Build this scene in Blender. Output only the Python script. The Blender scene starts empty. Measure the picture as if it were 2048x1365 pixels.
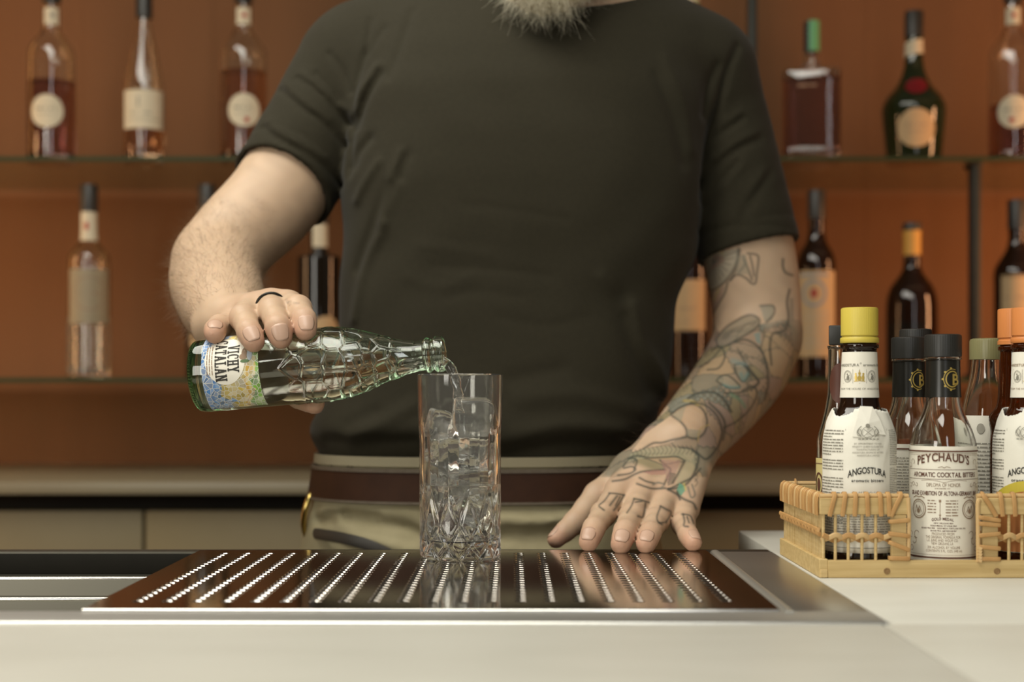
import bpy, bmesh, math, random
import numpy as np
from mathutils import Vector, Matrix

C = bpy.context.scene.collection
SC = bpy.context.scene
R = math.radians
random.seed(7)
rng = np.random.default_rng(11)

# ------------------------------------------------------------------ camera, world, lights, exposure
CZ = 1.03            # camera height
CT = 0.90            # bar top height
F = 2048 * 50 / 36   # focal length in pixels of the 2048 px frame
HY = 788.0           # image row of the horizon

def W(px, py, d):
    """point that the photograph shows at pixel (px, py), at distance d"""
    return Vector(((px - 1024) / F * d, d, CZ - (py - HY) / F * d))

cam_d = bpy.data.cameras.new('camera')
cam = bpy.data.objects.new('camera', cam_d)
C.objects.link(cam)
cam.location = (0, 0, CZ)
cam.rotation_euler = (R(90), 0, 0)
cam_d.lens = 50
cam_d.sensor_width = 36
cam_d.sensor_fit = 'HORIZONTAL'
cam_d.shift_y = (HY - 682.5) / 2048
cam_d.clip_start = 0.02
cam_d.dof.use_dof = True
cam_d.dof.focus_distance = 1.09
cam_d.dof.aperture_fstop = 4.5
SC.camera = cam

world = bpy.data.worlds.new('room_light')
SC.world = world
world.use_nodes = True
bg = world.node_tree.nodes['Background']
bg.inputs[0].default_value = (1.0, 0.92, 0.78, 1)
bg.inputs[1].default_value = 0.08

def area(name, loc, target, sx, sy, power, col):
    l = bpy.data.lights.new(name, 'AREA')
    l.shape = 'RECTANGLE'
    l.size, l.size_y = sx, sy
    l.energy = power
    l.color = col
    o = bpy.data.objects.new(name, l)
    C.objects.link(o)
    o.location = loc
    d = Vector(target) - Vector(loc)
    o.rotation_euler = d.to_track_quat('-Z', 'Y').to_euler()
    return o

area('softbox_overhead', (-0.42, 0.74, 2.25), (-0.20, 0.90, 1.0), 1.9, 0.6, 31, (1.0, 0.97, 0.87))
area('softbox_front', (-1.25, -0.6, 1.5), (0.1, 1.2, 1.0), 0.5, 1.0, 15, (1.0, 0.96, 0.86))
area('strip_front', (0.28, -1.3, 1.75), (0.3, 2.4, 1.2), 0.22, 1.3, 5, (0.95, 0.97, 1.0))
area('amber_lamp_right', (1.42, 1.88, 1.10), (1.02, 2.66, 1.15), 0.12, 1.0, 15, (1.0, 0.48, 0.22))
area('amber_fill_left', (-1.50, 1.88, 1.10), (-1.02, 2.66, 1.12), 0.12, 1.0, 7.5, (1.0, 0.54, 0.25))  # added fill, evens out the light on the back wall
area('amber_strip_left', (-1.12, 2.35, 1.25), (-0.75, 2.62, 1.25), 0.06, 1.3, 0.8, (1.0, 0.45, 0.13))
area('back_wall_fill', (0.1, 1.72, 1.95), (0.1, 2.66, 0.95), 2.4, 0.2, 0.5, (1.0, 0.66, 0.36))  # added warm fill aimed at the wall behind the man

SC.view_settings.view_transform = 'Standard'
SC.view_settings.look = 'None'
SC.view_settings.gamma = 1
SC.view_settings.use_curve_mapping = False
SC.view_settings.exposure = 0.0
cy = SC.cycles
cy.max_bounces = 20
cy.transmission_bounces = 20
cy.transparent_max_bounces = 20
cy.glossy_bounces = 8
cy.diffuse_bounces = 3
cy.sample_clamp_indirect = 6
cy.use_denoising = True

# ------------------------------------------------------------------ helpers: objects
def link(o, parent=None):
    C.objects.link(o)
    if parent is not None:
        o.parent = parent
    return o

def thing(name, label, cat, loc=(0, 0, 0), rot=(0, 0, 0), group=None):
    o = bpy.data.objects.new(name, None)
    o.empty_display_size = 0.02
    link(o)
    o.location = loc
    o.rotation_euler = rot
    o['label'] = label
    o['category'] = cat
    if group:
        o['group'] = group
    return o

def tag(o, label, cat, group=None):
    o['label'] = label
    o['category'] = cat
    if group:
        o['group'] = group
    return o

def struct(o):
    o['kind'] = 'structure'
    return o

def make_mesh(name, verts, faces, smooth=True):
    me = bpy.data.meshes.new(name)
    if isinstance(faces, np.ndarray):
        v = np.asarray(verts, dtype=np.float32)
        n, k = faces.shape
        me.vertices.add(len(v))
        me.vertices.foreach_set('co', v.ravel())
        me.loops.add(n * k)
        me.loops.foreach_set('vertex_index', faces.astype(np.int32).ravel())
        me.polygons.add(n)
        me.polygons.foreach_set('loop_start', np.arange(0, n * k, k, dtype=np.int32))
        me.update(calc_edges=True)
    else:
        me.from_pydata([tuple(map(float, p)) for p in verts], [], [tuple(map(int, f)) for f in faces])
        me.update()
    if smooth is True:
        me.shade_smooth()
    elif smooth is False:
        me.shade_flat()
    else:
        me.shade_smooth()
        me.set_sharp_from_angle(angle=R(smooth))
    return me

def obj(name, me, m, parent=None):
    o = bpy.data.objects.new(name, me)
    if m is not None:
        me.materials.append(m)
    return link(o, parent)

class MB:
    """collects pieces into one mesh"""
    def __init__(self):
        self.v, self.f = [], []
    def add(self, v, f):
        b = len(self.v)
        self.v += [tuple(p) for p in v]
        self.f += [tuple(i + b for i in q) for q in f]
        return self
    def box(self, lo, hi, bev=0.0, seg=2):
        v, f = box_geo(lo, hi, bev, seg)
        return self.add(v, f)
    def tube(self, pts, rad, n=8, flat=1.0, up=None):
        v, f = tube_geo(pts, rad, n, flat, up)
        return self.add(v, f)
    def build(self, name, m, parent=None, smooth=35):
        return obj(name, make_mesh(name, self.v, self.f, smooth), m, parent)

def box_geo(lo, hi, bev=0.0, seg=2):
    lo, hi = Vector(lo), Vector(hi)
    bm = bmesh.new()
    bmesh.ops.create_cube(bm, size=1)
    for v in bm.verts:
        v.co = Vector(((lo[i] + hi[i]) / 2 + v.co[i] * (hi[i] - lo[i]) for i in range(3)))
    if bev > 0:
        bmesh.ops.bevel(bm, geom=list(bm.edges), offset=bev, segments=seg, affect='EDGES', profile=0.5)
    bm.verts.index_update()
    v = [tuple(p.co) for p in bm.verts]
    f = [tuple(p.index for p in q.verts) for q in bm.faces]
    bm.free()
    return v, f

def catmull(pts, n):
    p = [Vector(q) for q in pts]
    if len(p) < 3:
        return [p[0].lerp(p[-1], i / n) for i in range(n + 1)]
    out = []
    ext = [p[0] * 2 - p[1]] + p + [p[-1] * 2 - p[-2]]
    for i in range(len(p) - 1):
        a, b, c, d = ext[i:i + 4]
        for k in range(n):
            t = k / n
            out.append(0.5 * ((2 * b) + (c - a) * t + (2 * a - 5 * b + 4 * c - d) * t * t + (3 * b - a - 3 * c + d) * t ** 3))
    out.append(p[-1])
    return out

def tube_geo(pts, rad, n=8, flat=1.0, up=None):
    pts = [Vector(p) for p in pts]
    m = len(pts)
    if not hasattr(rad, '__len__'):
        rad = [rad] * m
    t0 = (pts[1] - pts[0]).normalized()
    ref = Vector(up) if up else (Vector((0, 0, 1)) if abs(t0.z) < 0.9 else Vector((1, 0, 0)))
    v, f = [], []
    nrm = None
    for i in range(m):
        t = (pts[min(i + 1, m - 1)] - pts[max(i - 1, 0)]).normalized()
        if nrm is None or up:
            nrm = (ref - t * ref.dot(t)).normalized()
        else:
            nrm = (nrm - t * nrm.dot(t)).normalized()
        bi = t.cross(nrm)
        for k in range(n):
            a = 2 * math.pi * k / n
            v.append(pts[i] + (nrm * math.cos(a) * flat + bi * math.sin(a)) * rad[i])
    for i in range(m - 1):
        for k in range(n):
            a, b = i * n + k, i * n + (k + 1) % n
            f.append((a, b, b + n, a + n))
    f.append(tuple(range(n - 1, -1, -1)))
    f.append(tuple((m - 1) * n + k for k in range(n)))
    return v, f

def lathe(prof, n=48, disp=None):
    """profile of (r, z); points with r == 0 become poles"""
    v, f, rows = [], [], []
    for (r, z) in prof:
        if r <= 1e-6:
            rows.append([len(v)])
            v.append((0, 0, z))
        else:
            row = []
            for k in range(n):
                a = 2 * math.pi * k / n
                rr = r + (disp(a, z) if disp else 0)
                row.append(len(v))
                v.append((rr * math.sin(a), -rr * math.cos(a), z))
            rows.append(row)
    for a, b in zip(rows[:-1], rows[1:]):
        for k in range(n):
            k2 = (k + 1) % n
            if len(a) == 1 and len(b) > 1:
                f.append((a[0], b[k2], b[k]))
            elif len(b) == 1 and len(a) > 1:
                f.append((a[k], a[k2], b[0]))
            elif len(a) > 1:
                f.append((a[k], a[k2], b[k2], b[k]))
    return v, f

def prof_smooth(pts, n=5):
    return [(max(p.x, 0), p.y) for p in catmull([(r, z, 0) for r, z in pts], n)]

def prof_r(pts):
    zs = np.array([z for r, z in pts]); rs = np.array([r for r, z in pts])
    return lambda z: float(np.interp(z, zs, rs))

# ------------------------------------------------------------------ helpers: materials
def mat(name, col, rough=0.5, metal=0.0, trans=0.0, ior=1.45, bump=None, var=None, vol=None,
        sheen=0.0, coat=0.0, sss=0.0, attr=None, spec=0.5, stretch=(1, 1, 1)):
    m = bpy.data.materials.new(name)
    m.use_nodes = True
    nt = m.node_tree
    p = nt.nodes['Principled BSDF']
    p.inputs['Base Color'].default_value = (*col, 1)
    p.inputs['Roughness'].default_value = rough
    p.inputs['Metallic'].default_value = metal
    p.inputs['Transmission Weight'].default_value = trans
    p.inputs['IOR'].default_value = ior
    p.inputs['Specular IOR Level'].default_value = spec
    p.inputs['Sheen Weight'].default_value = sheen
    p.inputs['Sheen Roughness'].default_value = 0.4
    p.inputs['Coat Weight'].default_value = coat
    p.inputs['Coat Roughness'].default_value = 0.1
    if sss:
        p.inputs['Subsurface Weight'].default_value = sss
        p.inputs['Subsurface Radius'].default_value = (1.0, 0.35, 0.15)
        p.inputs['Subsurface Scale'].default_value = 0.004
    co = None
    if bump or var:
        tc = nt.nodes.new('ShaderNodeTexCoord')
        mp = nt.nodes.new('ShaderNodeMapping')
        mp.inputs['Scale'].default_value = stretch
        nt.links.new(tc.outputs['Object'], mp.inputs['Vector'])
        co = mp.outputs['Vector']
    src = None
    if attr:
        a = nt.nodes.new('ShaderNodeAttribute')
        a.attribute_name = attr
        src = a.outputs['Color']
        nt.links.new(src, p.inputs['Base Color'])
    if var:                       # var = (scale, second colour, contrast)
        nz = nt.nodes.new('ShaderNodeTexNoise')
        nz.inputs['Scale'].default_value = var[0]
        nz.inputs['Detail'].default_value = 6
        nt.links.new(co, nz.inputs['Vector'])
        rp = nt.nodes.new('ShaderNodeValToRGB')
        rp.color_ramp.elements[0].position = 0.5 - var[2]
        rp.color_ramp.elements[1].position = 0.5 + var[2]
        rp.color_ramp.elements[0].color = (*col, 1)
        rp.color_ramp.elements[1].color = (*var[1], 1)
        nt.links.new(nz.outputs['Fac'], rp.inputs['Fac'])
        if src is not None:
            mx = nt.nodes.new('ShaderNodeMix')
            mx.data_type = 'RGBA'
            mx.blend_type = 'MULTIPLY'
            mx.inputs[0].default_value = 1.0
            nt.links.new(src, mx.inputs[6])
            nt.links.new(rp.outputs['Color'], mx.inputs[7])
            nt.links.new(mx.outputs[2], p.inputs['Base Color'])
        else:
            nt.links.new(rp.outputs['Color'], p.inputs['Base Color'])
    if bump:                      # bump = (scale, strength)
        nz = nt.nodes.new('ShaderNodeTexNoise')
        nz.inputs['Scale'].default_value = bump[0]
        nz.inputs['Detail'].default_value = 4
        nt.links.new(co, nz.inputs['Vector'])
        b = nt.nodes.new('ShaderNodeBump')
        b.inputs['Strength'].default_value = bump[1]
        b.inputs['Distance'].default_value = 0.001
        nt.links.new(nz.outputs['Fac'], b.inputs['Height'])
        nt.links.new(b.outputs['Normal'], p.inputs['Normal'])
    if vol:                       # vol = (colour, density)
        ab = nt.nodes.new('ShaderNodeVolumeAbsorption')
        ab.inputs['Color'].default_value = (*vol[0], 1)
        ab.inputs['Density'].default_value = vol[1]
        nt.links.new(ab.outputs[0], nt.nodes['Material Output'].inputs['Volume'])
    return m

def s2l(r, g, b):
    return tuple(((c / 255) / 12.92 if c / 255 <= 0.04045 else (((c / 255) + 0.055) / 1.055) ** 2.4) for c in (r, g, b))

# ------------------------------------------------------------------ helpers: lettering
GLYPH = {}
def load_glyphs():
    chars = "ABCDEFGHIJKLMNOPQRSTUVWXYZabcdefghijklmnopqrstuvwxyz0123456789.,'-/%()&"
    cu = bpy.data.curves.new('glyph', 'FONT')
    ob = bpy.data.objects.new('glyph', cu)
    C.objects.link(ob)
    for bold in (0, 1):
        cu.offset = 0.022 if bold else 0.0
        for ch in chars:
            cu.body = ch
            dg = bpy.context.evaluated_depsgraph_get()
            dg.update()
            me = ob.evaluated_get(dg).to_mesh()
            me.calc_loop_triangles()
            v = np.array([(p.co.x, p.co.y) for p in me.vertices])
            t = [tuple(q.vertices) for q in me.loop_triangles]
            x0, x1 = v[:, 0].min(), v[:, 0].max()
            v[:, 0] -= x0
            GLYPH[(ch, bold)] = (v, t, x1 - x0)
            ob.evaluated_get(dg).to_mesh_clear()
    bpy.data.objects.remove(ob)
    bpy.data.curves.remove(cu)
load_glyphs()

class Print:
    """flat print of one ink, laid out in (u, v) on a label"""
    def __init__(self):
        self.v, self.f = [], []
    def raw(self, v, f):
        b = len(self.v)
        self.v += [tuple(p) for p in v]
        self.f += [tuple(i + b for i in q) for q in f]
    def text(self, s, u, v, size, width=None, bold=0, arch=None, track=0.09, slant=0):
        """centred at u, baseline v; width squeezes the line to fit"""
        x, items = 0, []
        for ch in s:
            if ch == ' ':
                x += 0.34
                continue
            g = GLYPH[(ch, bold)]
            items.append((x, g))
            x += g[2] + track
        x -= track
        sx = size if width is None else width / x
        for x0, g in items:
            p = g[0].copy()
            uu = (p[:, 0] + x0 - x / 2) * sx + u
            vv = p[:, 1] * size * 1.38
            uu = uu + vv * slant
            if arch:
                vv = vv * (1 + arch[1] * ((uu - u) ** 2)) + arch[0] * (1 - ((uu - u) / (sx * x / 2)) ** 2)
            self.raw(np.stack([uu, vv + v], 1), g[1])
    def rect(self, u0, v0, u1, v1, seg=1):
        for i in range(seg):
            a, b = u0 + (u1 - u0) * i / seg, u0 + (u1 - u0) * (i + 1) / seg
            self.raw([(a, v0), (b, v0), (b, v1), (a, v1)], [(0, 1, 2, 3)])
    def stroke(self, pts, w):
        for (a, b) in zip(pts[:-1], pts[1:]):
            d = (b[0] - a[0], b[1] - a[1])
            L = math.hypot(*d) or 1e-9
            n = (-d[1] / L * w / 2, d[0] / L * w / 2)
            e = (d[0] / L * w / 3, d[1] / L * w / 3)
            self.raw([(a[0] + n[0] - e[0], a[1] + n[1] - e[1]), (a[0] - n[0] - e[0], a[1] - n[1] - e[1]),
                      (b[0] - n[0] + e[0], b[1] - n[1] + e[1]), (b[0] + n[0] + e[0], b[1] + n[1] + e[1])], [(0, 1, 2, 3)])
    def ring(self, u, v, ru, rv, w, n=28):
        pts = [(u + ru * math.cos(2 * math.pi * i / n), v + rv * math.sin(2 * math.pi * i / n)) for i in range(n + 1)]
        self.stroke(pts, w)
    def disc(self, u, v, ru, rv, n=24):
        self.raw([(u, v)] + [(u + ru * math.cos(2 * math.pi * i / n), v + rv * math.sin(2 * math.pi * i / n)) for i in range(n)],
                 [(0, 1 + i, 1 + (i + 1) % n) for i in range(n)])
    def words(self, u0, u1, v, h, rnd, fill=1.0):
        """one line of print too small to read"""
        u = u0
        end = u0 + (u1 - u0) * fill
        while u < end:
            w = min(rnd.uniform(1.2, 5.5) * h, end - u)
            self.rect(u, v, u + w, v + h * rnd.uniform(0.7, 1.0))
            u += w + h * 0.7
    def build(self, name, m, parent, fn):
        return obj(name, make_mesh(name, [fn(u, v) for u, v in self.v], self.f, False), m, parent)

def wrap(rfun, off, ang=0.0, z0=0.0):
    """maps label (u, v) to the surface of a lathe with radius rfun(z)"""
    def fn(u, v):
        r = rfun(v + z0)
        a = u / max(r, 1e-4) + ang
        return ((r + off) * math.sin(a), -(r + off) * math.cos(a), v + z0)
    return fn

def patch(fn, u0, u1, v0, v1, nu=24, nv=6, edge=None):
    """label sheet with a little thickness; edge(u, v) may bend its border"""
    v, f = [], []
    for j in range(nv + 1):
        for i in range(nu + 1):
            u, w = u0 + (u1 - u0) * i / nu, v0 + (v1 - v0) * j / nv
            if edge:
                u, w = edge(i / nu, j / nv, u, w)
            v.append(fn(u, w))
    for j in range(nv):
        for i in range(nu):
            a = j * (nu + 1) + i
            f.append((a, a + 1, a + nu + 2, a + nu + 1))
    return v, f

def disc_patch(fn, u, v, ru, rv, n=32, m=4):
    vs, fs = [fn(u, v)], []
    for j in range(1, m + 1):
        for i in range(n):
            a = 2 * math.pi * i / n
            vs.append(fn(u + ru * j / m * math.cos(a), v + rv * j / m * math.sin(a)))
    for i in range(n):
        fs.append((0, 1 + i, 1 + (i + 1) % n))
    for j in range(m - 1):
        for i in range(n):
            a, b = 1 + j * n + i, 1 + j * n + (i + 1) % n
            fs.append((a, a + n, b + n, b))
    return vs, fs

# ------------------------------------------------------------------ helpers: sculpting with distance fields
class Field:
    def __init__(self, lo, hi, h):
        self.lo, self.h = np.array(lo, float), h
        self.n = np.ceil((np.array(hi) - self.lo) / h).astype(int) + 1
        self.d = np.full(self.n, 1.0, np.float32)
    def sl(self, lo, hi):
        a = np.clip(np.floor((np.array(lo) - self.lo) / self.h).astype(int), 0, self.n - 1)
        b = np.clip(np.ceil((np.array(hi) - self.lo) / self.h).astype(int) + 1, 1, self.n)
        ax = [(self.lo[i] + self.h * np.arange(a[i], b[i])).astype(np.float32) for i in range(3)]
        return tuple(slice(a[i], b[i]) for i in range(3)), ax[0][:, None, None], ax[1][None, :, None], ax[2][None, None, :]
    def smin(self, s, q, k):
        e = self.d[s]
        if k > 0:
            t = np.clip(0.5 + 0.5 * (e - q) / k, 0, 1)
            self.d[s] = e * (1 - t) + q * t - k * t * (1 - t)
        else:
            np.minimum(e, q, out=e)
    def cone(self, a, ra, b, rb, k=0.0, axis=None, sq=1.0, merge=True):
        """tapered capsule; thickness along `axis` is multiplied by sq"""
        a, b = np.array(a, float), np.array(b, float)
        m = max(ra, rb) * max(1, sq) + k + 4 * self.h
        s, X, Y, Z = self.sl(np.minimum(a, b) - m, np.maximum(a, b) + m)
        ab = b - a
        L2 = float(ab @ ab) + 1e-12
        px, py, pz = X - a[0], Y - a[1], Z - a[2]
        t = np.clip((px * ab[0] + py * ab[1] + pz * ab[2]) / L2, 0, 1)
        qx, qy, qz = px - t * ab[0], py - t * ab[1], pz - t * ab[2]
        r2 = qx * qx + qy * qy + qz * qz
        if axis is not None and sq != 1.0:
            n = np.array(axis, float); n /= np.linalg.norm(n)
            c = qx * n[0] + qy * n[1] + qz * n[2]
            r2 = r2 + c * c * (1 / sq ** 2 - 1)
        q = np.sqrt(r2) - (ra + t * (rb - ra))
        if sq < 1 and axis is not None:
            q = q * (0.5 + 0.5 * sq)
        if merge:
            self.smin(s, q.astype(np.float32), k)
        return s, q
    def chain(self, pts, rad, k=0.0, sub=4, axis=None, sq=1.0):
        P = catmull(pts, sub)
        Rr = [v.x for v in catmull([(r, 0, 0) for r in rad], sub)]
        S = sq if hasattr(sq, '__len__') else [sq] * len(pts)
        S = [v.x for v in catmull([(r, 0, 0) for r in S], sub)]
        for i in range(len(P) - 1):
            self.cone(P[i], Rr[i], P[i + 1], Rr[i + 1], k if i == 0 else 0.004, axis, (S[i] + S[i + 1]) / 2)
    def ball(self, c, r, k=0.0, sub=False):
        c = np.array(c, float); r = np.array(r, float) * np.ones(3)
        m = r + abs(k) + 4 * self.h
        s, X, Y, Z = self.sl(c - m, c + m)
        q = (np.sqrt(((X - c[0]) / r[0]) ** 2 + ((Y - c[1]) / r[1]) ** 2 + ((Z - c[2]) / r[2]) ** 2) - 1) * r.min()
        if sub:
            e = self.d[s]
            t = np.clip(0.5 - 0.5 * (q + e) / k, 0, 1)
            self.d[s] = e * (1 - t) - q * t + k * t * (1 - t)
        else:
            self.smin(s, q.astype(np.float32), k)
    def mesh(self):
        d = self.d
        s = d < 0
        c = np.zeros(np.array(d.shape) - 1, np.uint8)
        cs = [(i, j, k) for i in (0, 1) for j in (0, 1) for k in (0, 1)]
        n = d.shape
        for i, j, k in cs:
            c += s[i:n[0] - 1 + i, j:n[1] - 1 + j, k:n[2] - 1 + k]
        act = (c > 0) & (c < 8)
        I = np.stack(np.nonzero(act), 1)
        vals = {q: d[I[:, 0] + q[0], I[:, 1] + q[1], I[:, 2] + q[2]] for q in cs}
        acc = np.zeros((len(I), 3)); cnt = np.zeros(len(I))
        for q in cs:
            for ax in range(3):
                if q[ax] == 0:
                    q2 = list(q); q2[ax] = 1; q2 = tuple(q2)
                    va, vb = vals[q], vals[q2]
                    m = (va < 0) != (vb < 0)
                    t = np.where(m, va / np.where(va == vb, 1, va - vb), 0)
                    pos = np.array(q, float)[None, :].repeat(len(I), 0)
                    pos[:, ax] = t
                    acc += pos * m[:, None]
                    cnt += m
        V = self.lo + self.h * (I + acc / cnt[:, None])
        idm = np.full(act.shape, -1, np.int32)
        idm[act] = np.arange(len(I))
        faces = []
        for ax in range(3):
            o1, o2 = (ax + 1) % 3, (ax + 2) % 3
            sl0 = [slice(1, -1)] * 3; sl1 = [slice(1, -1)] * 3
            sl0[ax] = slice(0, n[ax] - 1); sl1[ax] = slice(1, n[ax])
            A, B = s[tuple(sl0)], s[tuple(sl1)]
            E = np.stack(np.nonzero(A != B), 1)
            if len(E) == 0:
                continue
            inside = A[E[:, 0], E[:, 1], E[:, 2]]
            base = E.copy()
            base[:, o1] += 1; base[:, o2] += 1
            def cell(a, b):
                g = base.copy(); g[:, o1] += a; g[:, o2] += b
                return idm[g[:, 0], g[:, 1], g[:, 2]]
            qd = np.stack([cell(-1, -1), cell(0, -1), cell(0, 0), cell(-1, 0)], 1)
            qd[~inside] = qd[~inside][:, ::-1]
            faces.append(qd)
        Q = np.concatenate(faces)
        return V, Q[(Q >= 0).all(1)]

def relax(V, Q, it=2, lam=0.5):
    e = np.concatenate([Q[:, [0, 1]], Q[:, [1, 2]], Q[:, [2, 3]], Q[:, [3, 0]]])
    for _ in range(it):
        acc = np.zeros_like(V); cnt = np.zeros(len(V))
        for a in range(3):
            acc[:, a] = np.bincount(e[:, 0], V[e[:, 1], a], len(V)) + np.bincount(e[:, 1], V[e[:, 0], a], len(V))
        cnt = np.bincount(e[:, 0], minlength=len(V)) + np.bincount(e[:, 1], minlength=len(V))
        V = V * (1 - lam) + lam * acc / np.maximum(cnt, 1)[:, None]
    return V

def seg_dist(PX, PY, pts):
    """distance of 2-D points to a polyline"""
    best = np.full(PX.shape, 1e9)
    for a, b in zip(pts[:-1], pts[1:]):
        dx, dy = b[0] - a[0], b[1] - a[1]
        t = np.clip(((PX - a[0]) * dx + (PY - a[1]) * dy) / (dx * dx + dy * dy + 1e-9), 0, 1)
        best = np.minimum(best, np.hypot(PX - a[0] - t * dx, PY - a[1] - t * dy))
    return best

def in_poly(PX, PY, pts):
    r = np.zeros(PX.shape, bool)
    for a, b in zip(pts, pts[1:] + pts[:1]):
        m = ((a[1] > PY) != (b[1] > PY)) & (PX < (b[0] - a[0]) * (PY - a[1]) / ((b[1] - a[1]) or 1e-9) + a[0])
        r ^= m
    return r

def strands(roots, dirs, length, width, curl=0.3, seg=4, droop=0.0):
    v, f = [], []
    for p, d in zip(roots, dirs):
        p, d = Vector(p), Vector(d).normalized()
        L = length * random.uniform(0.6, 1.3)
        bend = Vector((random.gauss(0, 1), random.gauss(0, 1), random.gauss(0, 1) - droop)) * curl
        side = d.orthogonal().normalized(); s2 = d.cross(side)
        b = len(v)
        for i in range(seg + 1):
            t = i / seg
            q = p + d * L * t + bend * L * t * t
            w = width * (1 - 0.75 * t)
            for k in range(3):
                a = 2 * math.pi * k / 3
                v.append(q + (side * math.cos(a) + s2 * math.sin(a)) * w)
        for i in range(seg):
            for k in range(3):
                f.append((b + i * 3 + k, b + i * 3 + (k + 1) % 3, b + i * 3 + 3 + (k + 1) % 3, b + i * 3 + 3 + k))
    return np.array([tuple(q) for q in v]), np.array(f)
# ------------------------------------------------------------------ materials of the setting
M = {}
M['wall'] = mat('wall_wood', (0.19, 0.088, 0.040), 0.7, spec=0.08, var=(2.2, (0.130, 0.066, 0.032), 0.28), stretch=(3.0, 3.0, 0.12))
M['wall_side'] = mat('side_plaster', (0.10, 0.06, 0.035), 0.8, var=(2.0, (0.08, 0.05, 0.03), 0.3))
M['floor'] = mat('floor_concrete', (0.12, 0.105, 0.085), 0.6, var=(6, (0.09, 0.08, 0.065), 0.3))
M['stone'] = mat('pale_stone', (0.53, 0.51, 0.44), 0.42, var=(9, (0.58, 0.56, 0.49), 0.22), stretch=(1.0, 3.0, 1.0), bump=(500, 0.04))
M['back_stone'] = mat('taupe_stone', (0.19, 0.165, 0.108), 0.35, var=(12, (0.21, 0.185, 0.12), 0.3))
M['cabinet'] = mat('olive_laminate', (0.165, 0.135, 0.068), 0.55, var=(20, (0.175, 0.145, 0.075), 0.3))
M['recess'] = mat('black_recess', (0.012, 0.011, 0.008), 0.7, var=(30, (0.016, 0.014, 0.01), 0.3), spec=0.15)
M['steel'] = mat('brushed_steel', (0.60, 0.59, 0.54), 0.34, 1.0, bump=(60, 0.03), stretch=(1, 40, 40))
M['rim_steel'] = mat('satin_rim_steel', (0.55, 0.54, 0.50), 0.50, 1.0, bump=(60, 0.03), stretch=(1, 40, 40))
M['rolled_steel'] = mat('rolled_edge_steel', (0.66, 0.65, 0.60), 0.3, 1.0)
M['bright_steel'] = mat('polished_edge', (0.72, 0.70, 0.65), 0.16, 1.0)
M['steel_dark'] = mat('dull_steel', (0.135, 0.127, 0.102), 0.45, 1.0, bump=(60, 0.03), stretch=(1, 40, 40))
M['mirror_steel'] = mat('polished_steel', (0.54, 0.50, 0.45), 0.085, 1.0, bump=(35, 0.02), stretch=(1, 14, 14))
M['weld'] = mat('ground_weld', (0.62, 0.60, 0.54), 0.45, 1.0, bump=(900, 0.25))
M['shelf_glass'] = mat('shelf_glass', (0.80, 0.92, 0.84), 0.02, 0, 1.0, 1.5, vol=((0.25, 0.55, 0.36), 9.0))
M['ground_edge'] = mat('ground_glass_edge', (0.030, 0.042, 0.018), 0.55, spec=0.15)
M['post'] = mat('blackened_steel', (0.030, 0.034, 0.030), 0.5, 0.6, var=(40, (0.04, 0.043, 0.038), 0.3))

# ------------------------------------------------------------------ setting
def slab(name, lo, hi, m, bev=0.0, parent=None):
    v, f = box_geo(lo, hi, bev)
    return obj(name, make_mesh(name, v, f, 35), m, parent)

WALL_Y = 2.66
struct(slab('floor', (-2.6, -2.2, -0.1), (2.6, 2.9, 0.0), M['floor']))
struct(slab('wall_back', (-2.6, WALL_Y, 0.0), (2.6, WALL_Y + 0.1, 2.7), M['wall']))
struct(slab('wall_left', (-2.6, 1.4, 0.0), (-2.5, WALL_Y, 2.7), M['wall_side']))
struct(slab('wall_right', (2.5, 1.4, 0.0), (2.6, WALL_Y, 2.7), M['wall_side']))
# upright boards of the back wall; their joints are narrow shadow gaps
wb = [o for o in C.objects if o.name == 'wall_back'][0]
x = -2.5
bw = 0.243   # boards butt closely
while x < 2.5:
    v, f = box_geo((x + 0.0001, WALL_Y - 0.012, 0.86), (x + bw - 0.0001, WALL_Y - 0.0005, 2.5), 0.0004, 1)
    obj('panel', make_mesh('panel', v, f, 35), M['wall'], wb)
    x += bw

# back counter: cabinets, gap coloured black for the shadow in it, stone top
BT = CZ - (965 - HY) / F * 2.12
cab = thing('back_counter', 'low olive cabinets with a taupe stone top and black shadow gap along the back wall', 'counter', (0, 2.4, 0))
def child(name, mb, m, root, smooth=35):
    """mesh given in world coordinates, parented to a root"""
    me = make_mesh(name, [tuple(Vector(p) - root.location) for p in mb.v], mb.f, smooth)
    return obj(name, me, m, root)
child('counter_top', MB().box((-2.45, 2.12, BT - 0.0185), (2.45, WALL_Y - 0.013, BT), 0.002), M['back_stone'], cab)
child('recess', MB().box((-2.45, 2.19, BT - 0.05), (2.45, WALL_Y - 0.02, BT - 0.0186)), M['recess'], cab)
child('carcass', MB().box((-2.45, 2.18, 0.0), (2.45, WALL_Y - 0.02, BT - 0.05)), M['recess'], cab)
dw = 0.545
x0 = (286 - 1024) / F * 2.15
for i in range(-4, 5):
    a = x0 + i * dw
    if a < -2.4 or a + dw > 2.45:
        continue
    child('door', MB().box((a + 0.0025, 2.155, 0.08), (a + dw - 0.0025, 2.179, BT - 0.046), 0.0015), M['cabinet'], cab)

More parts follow.
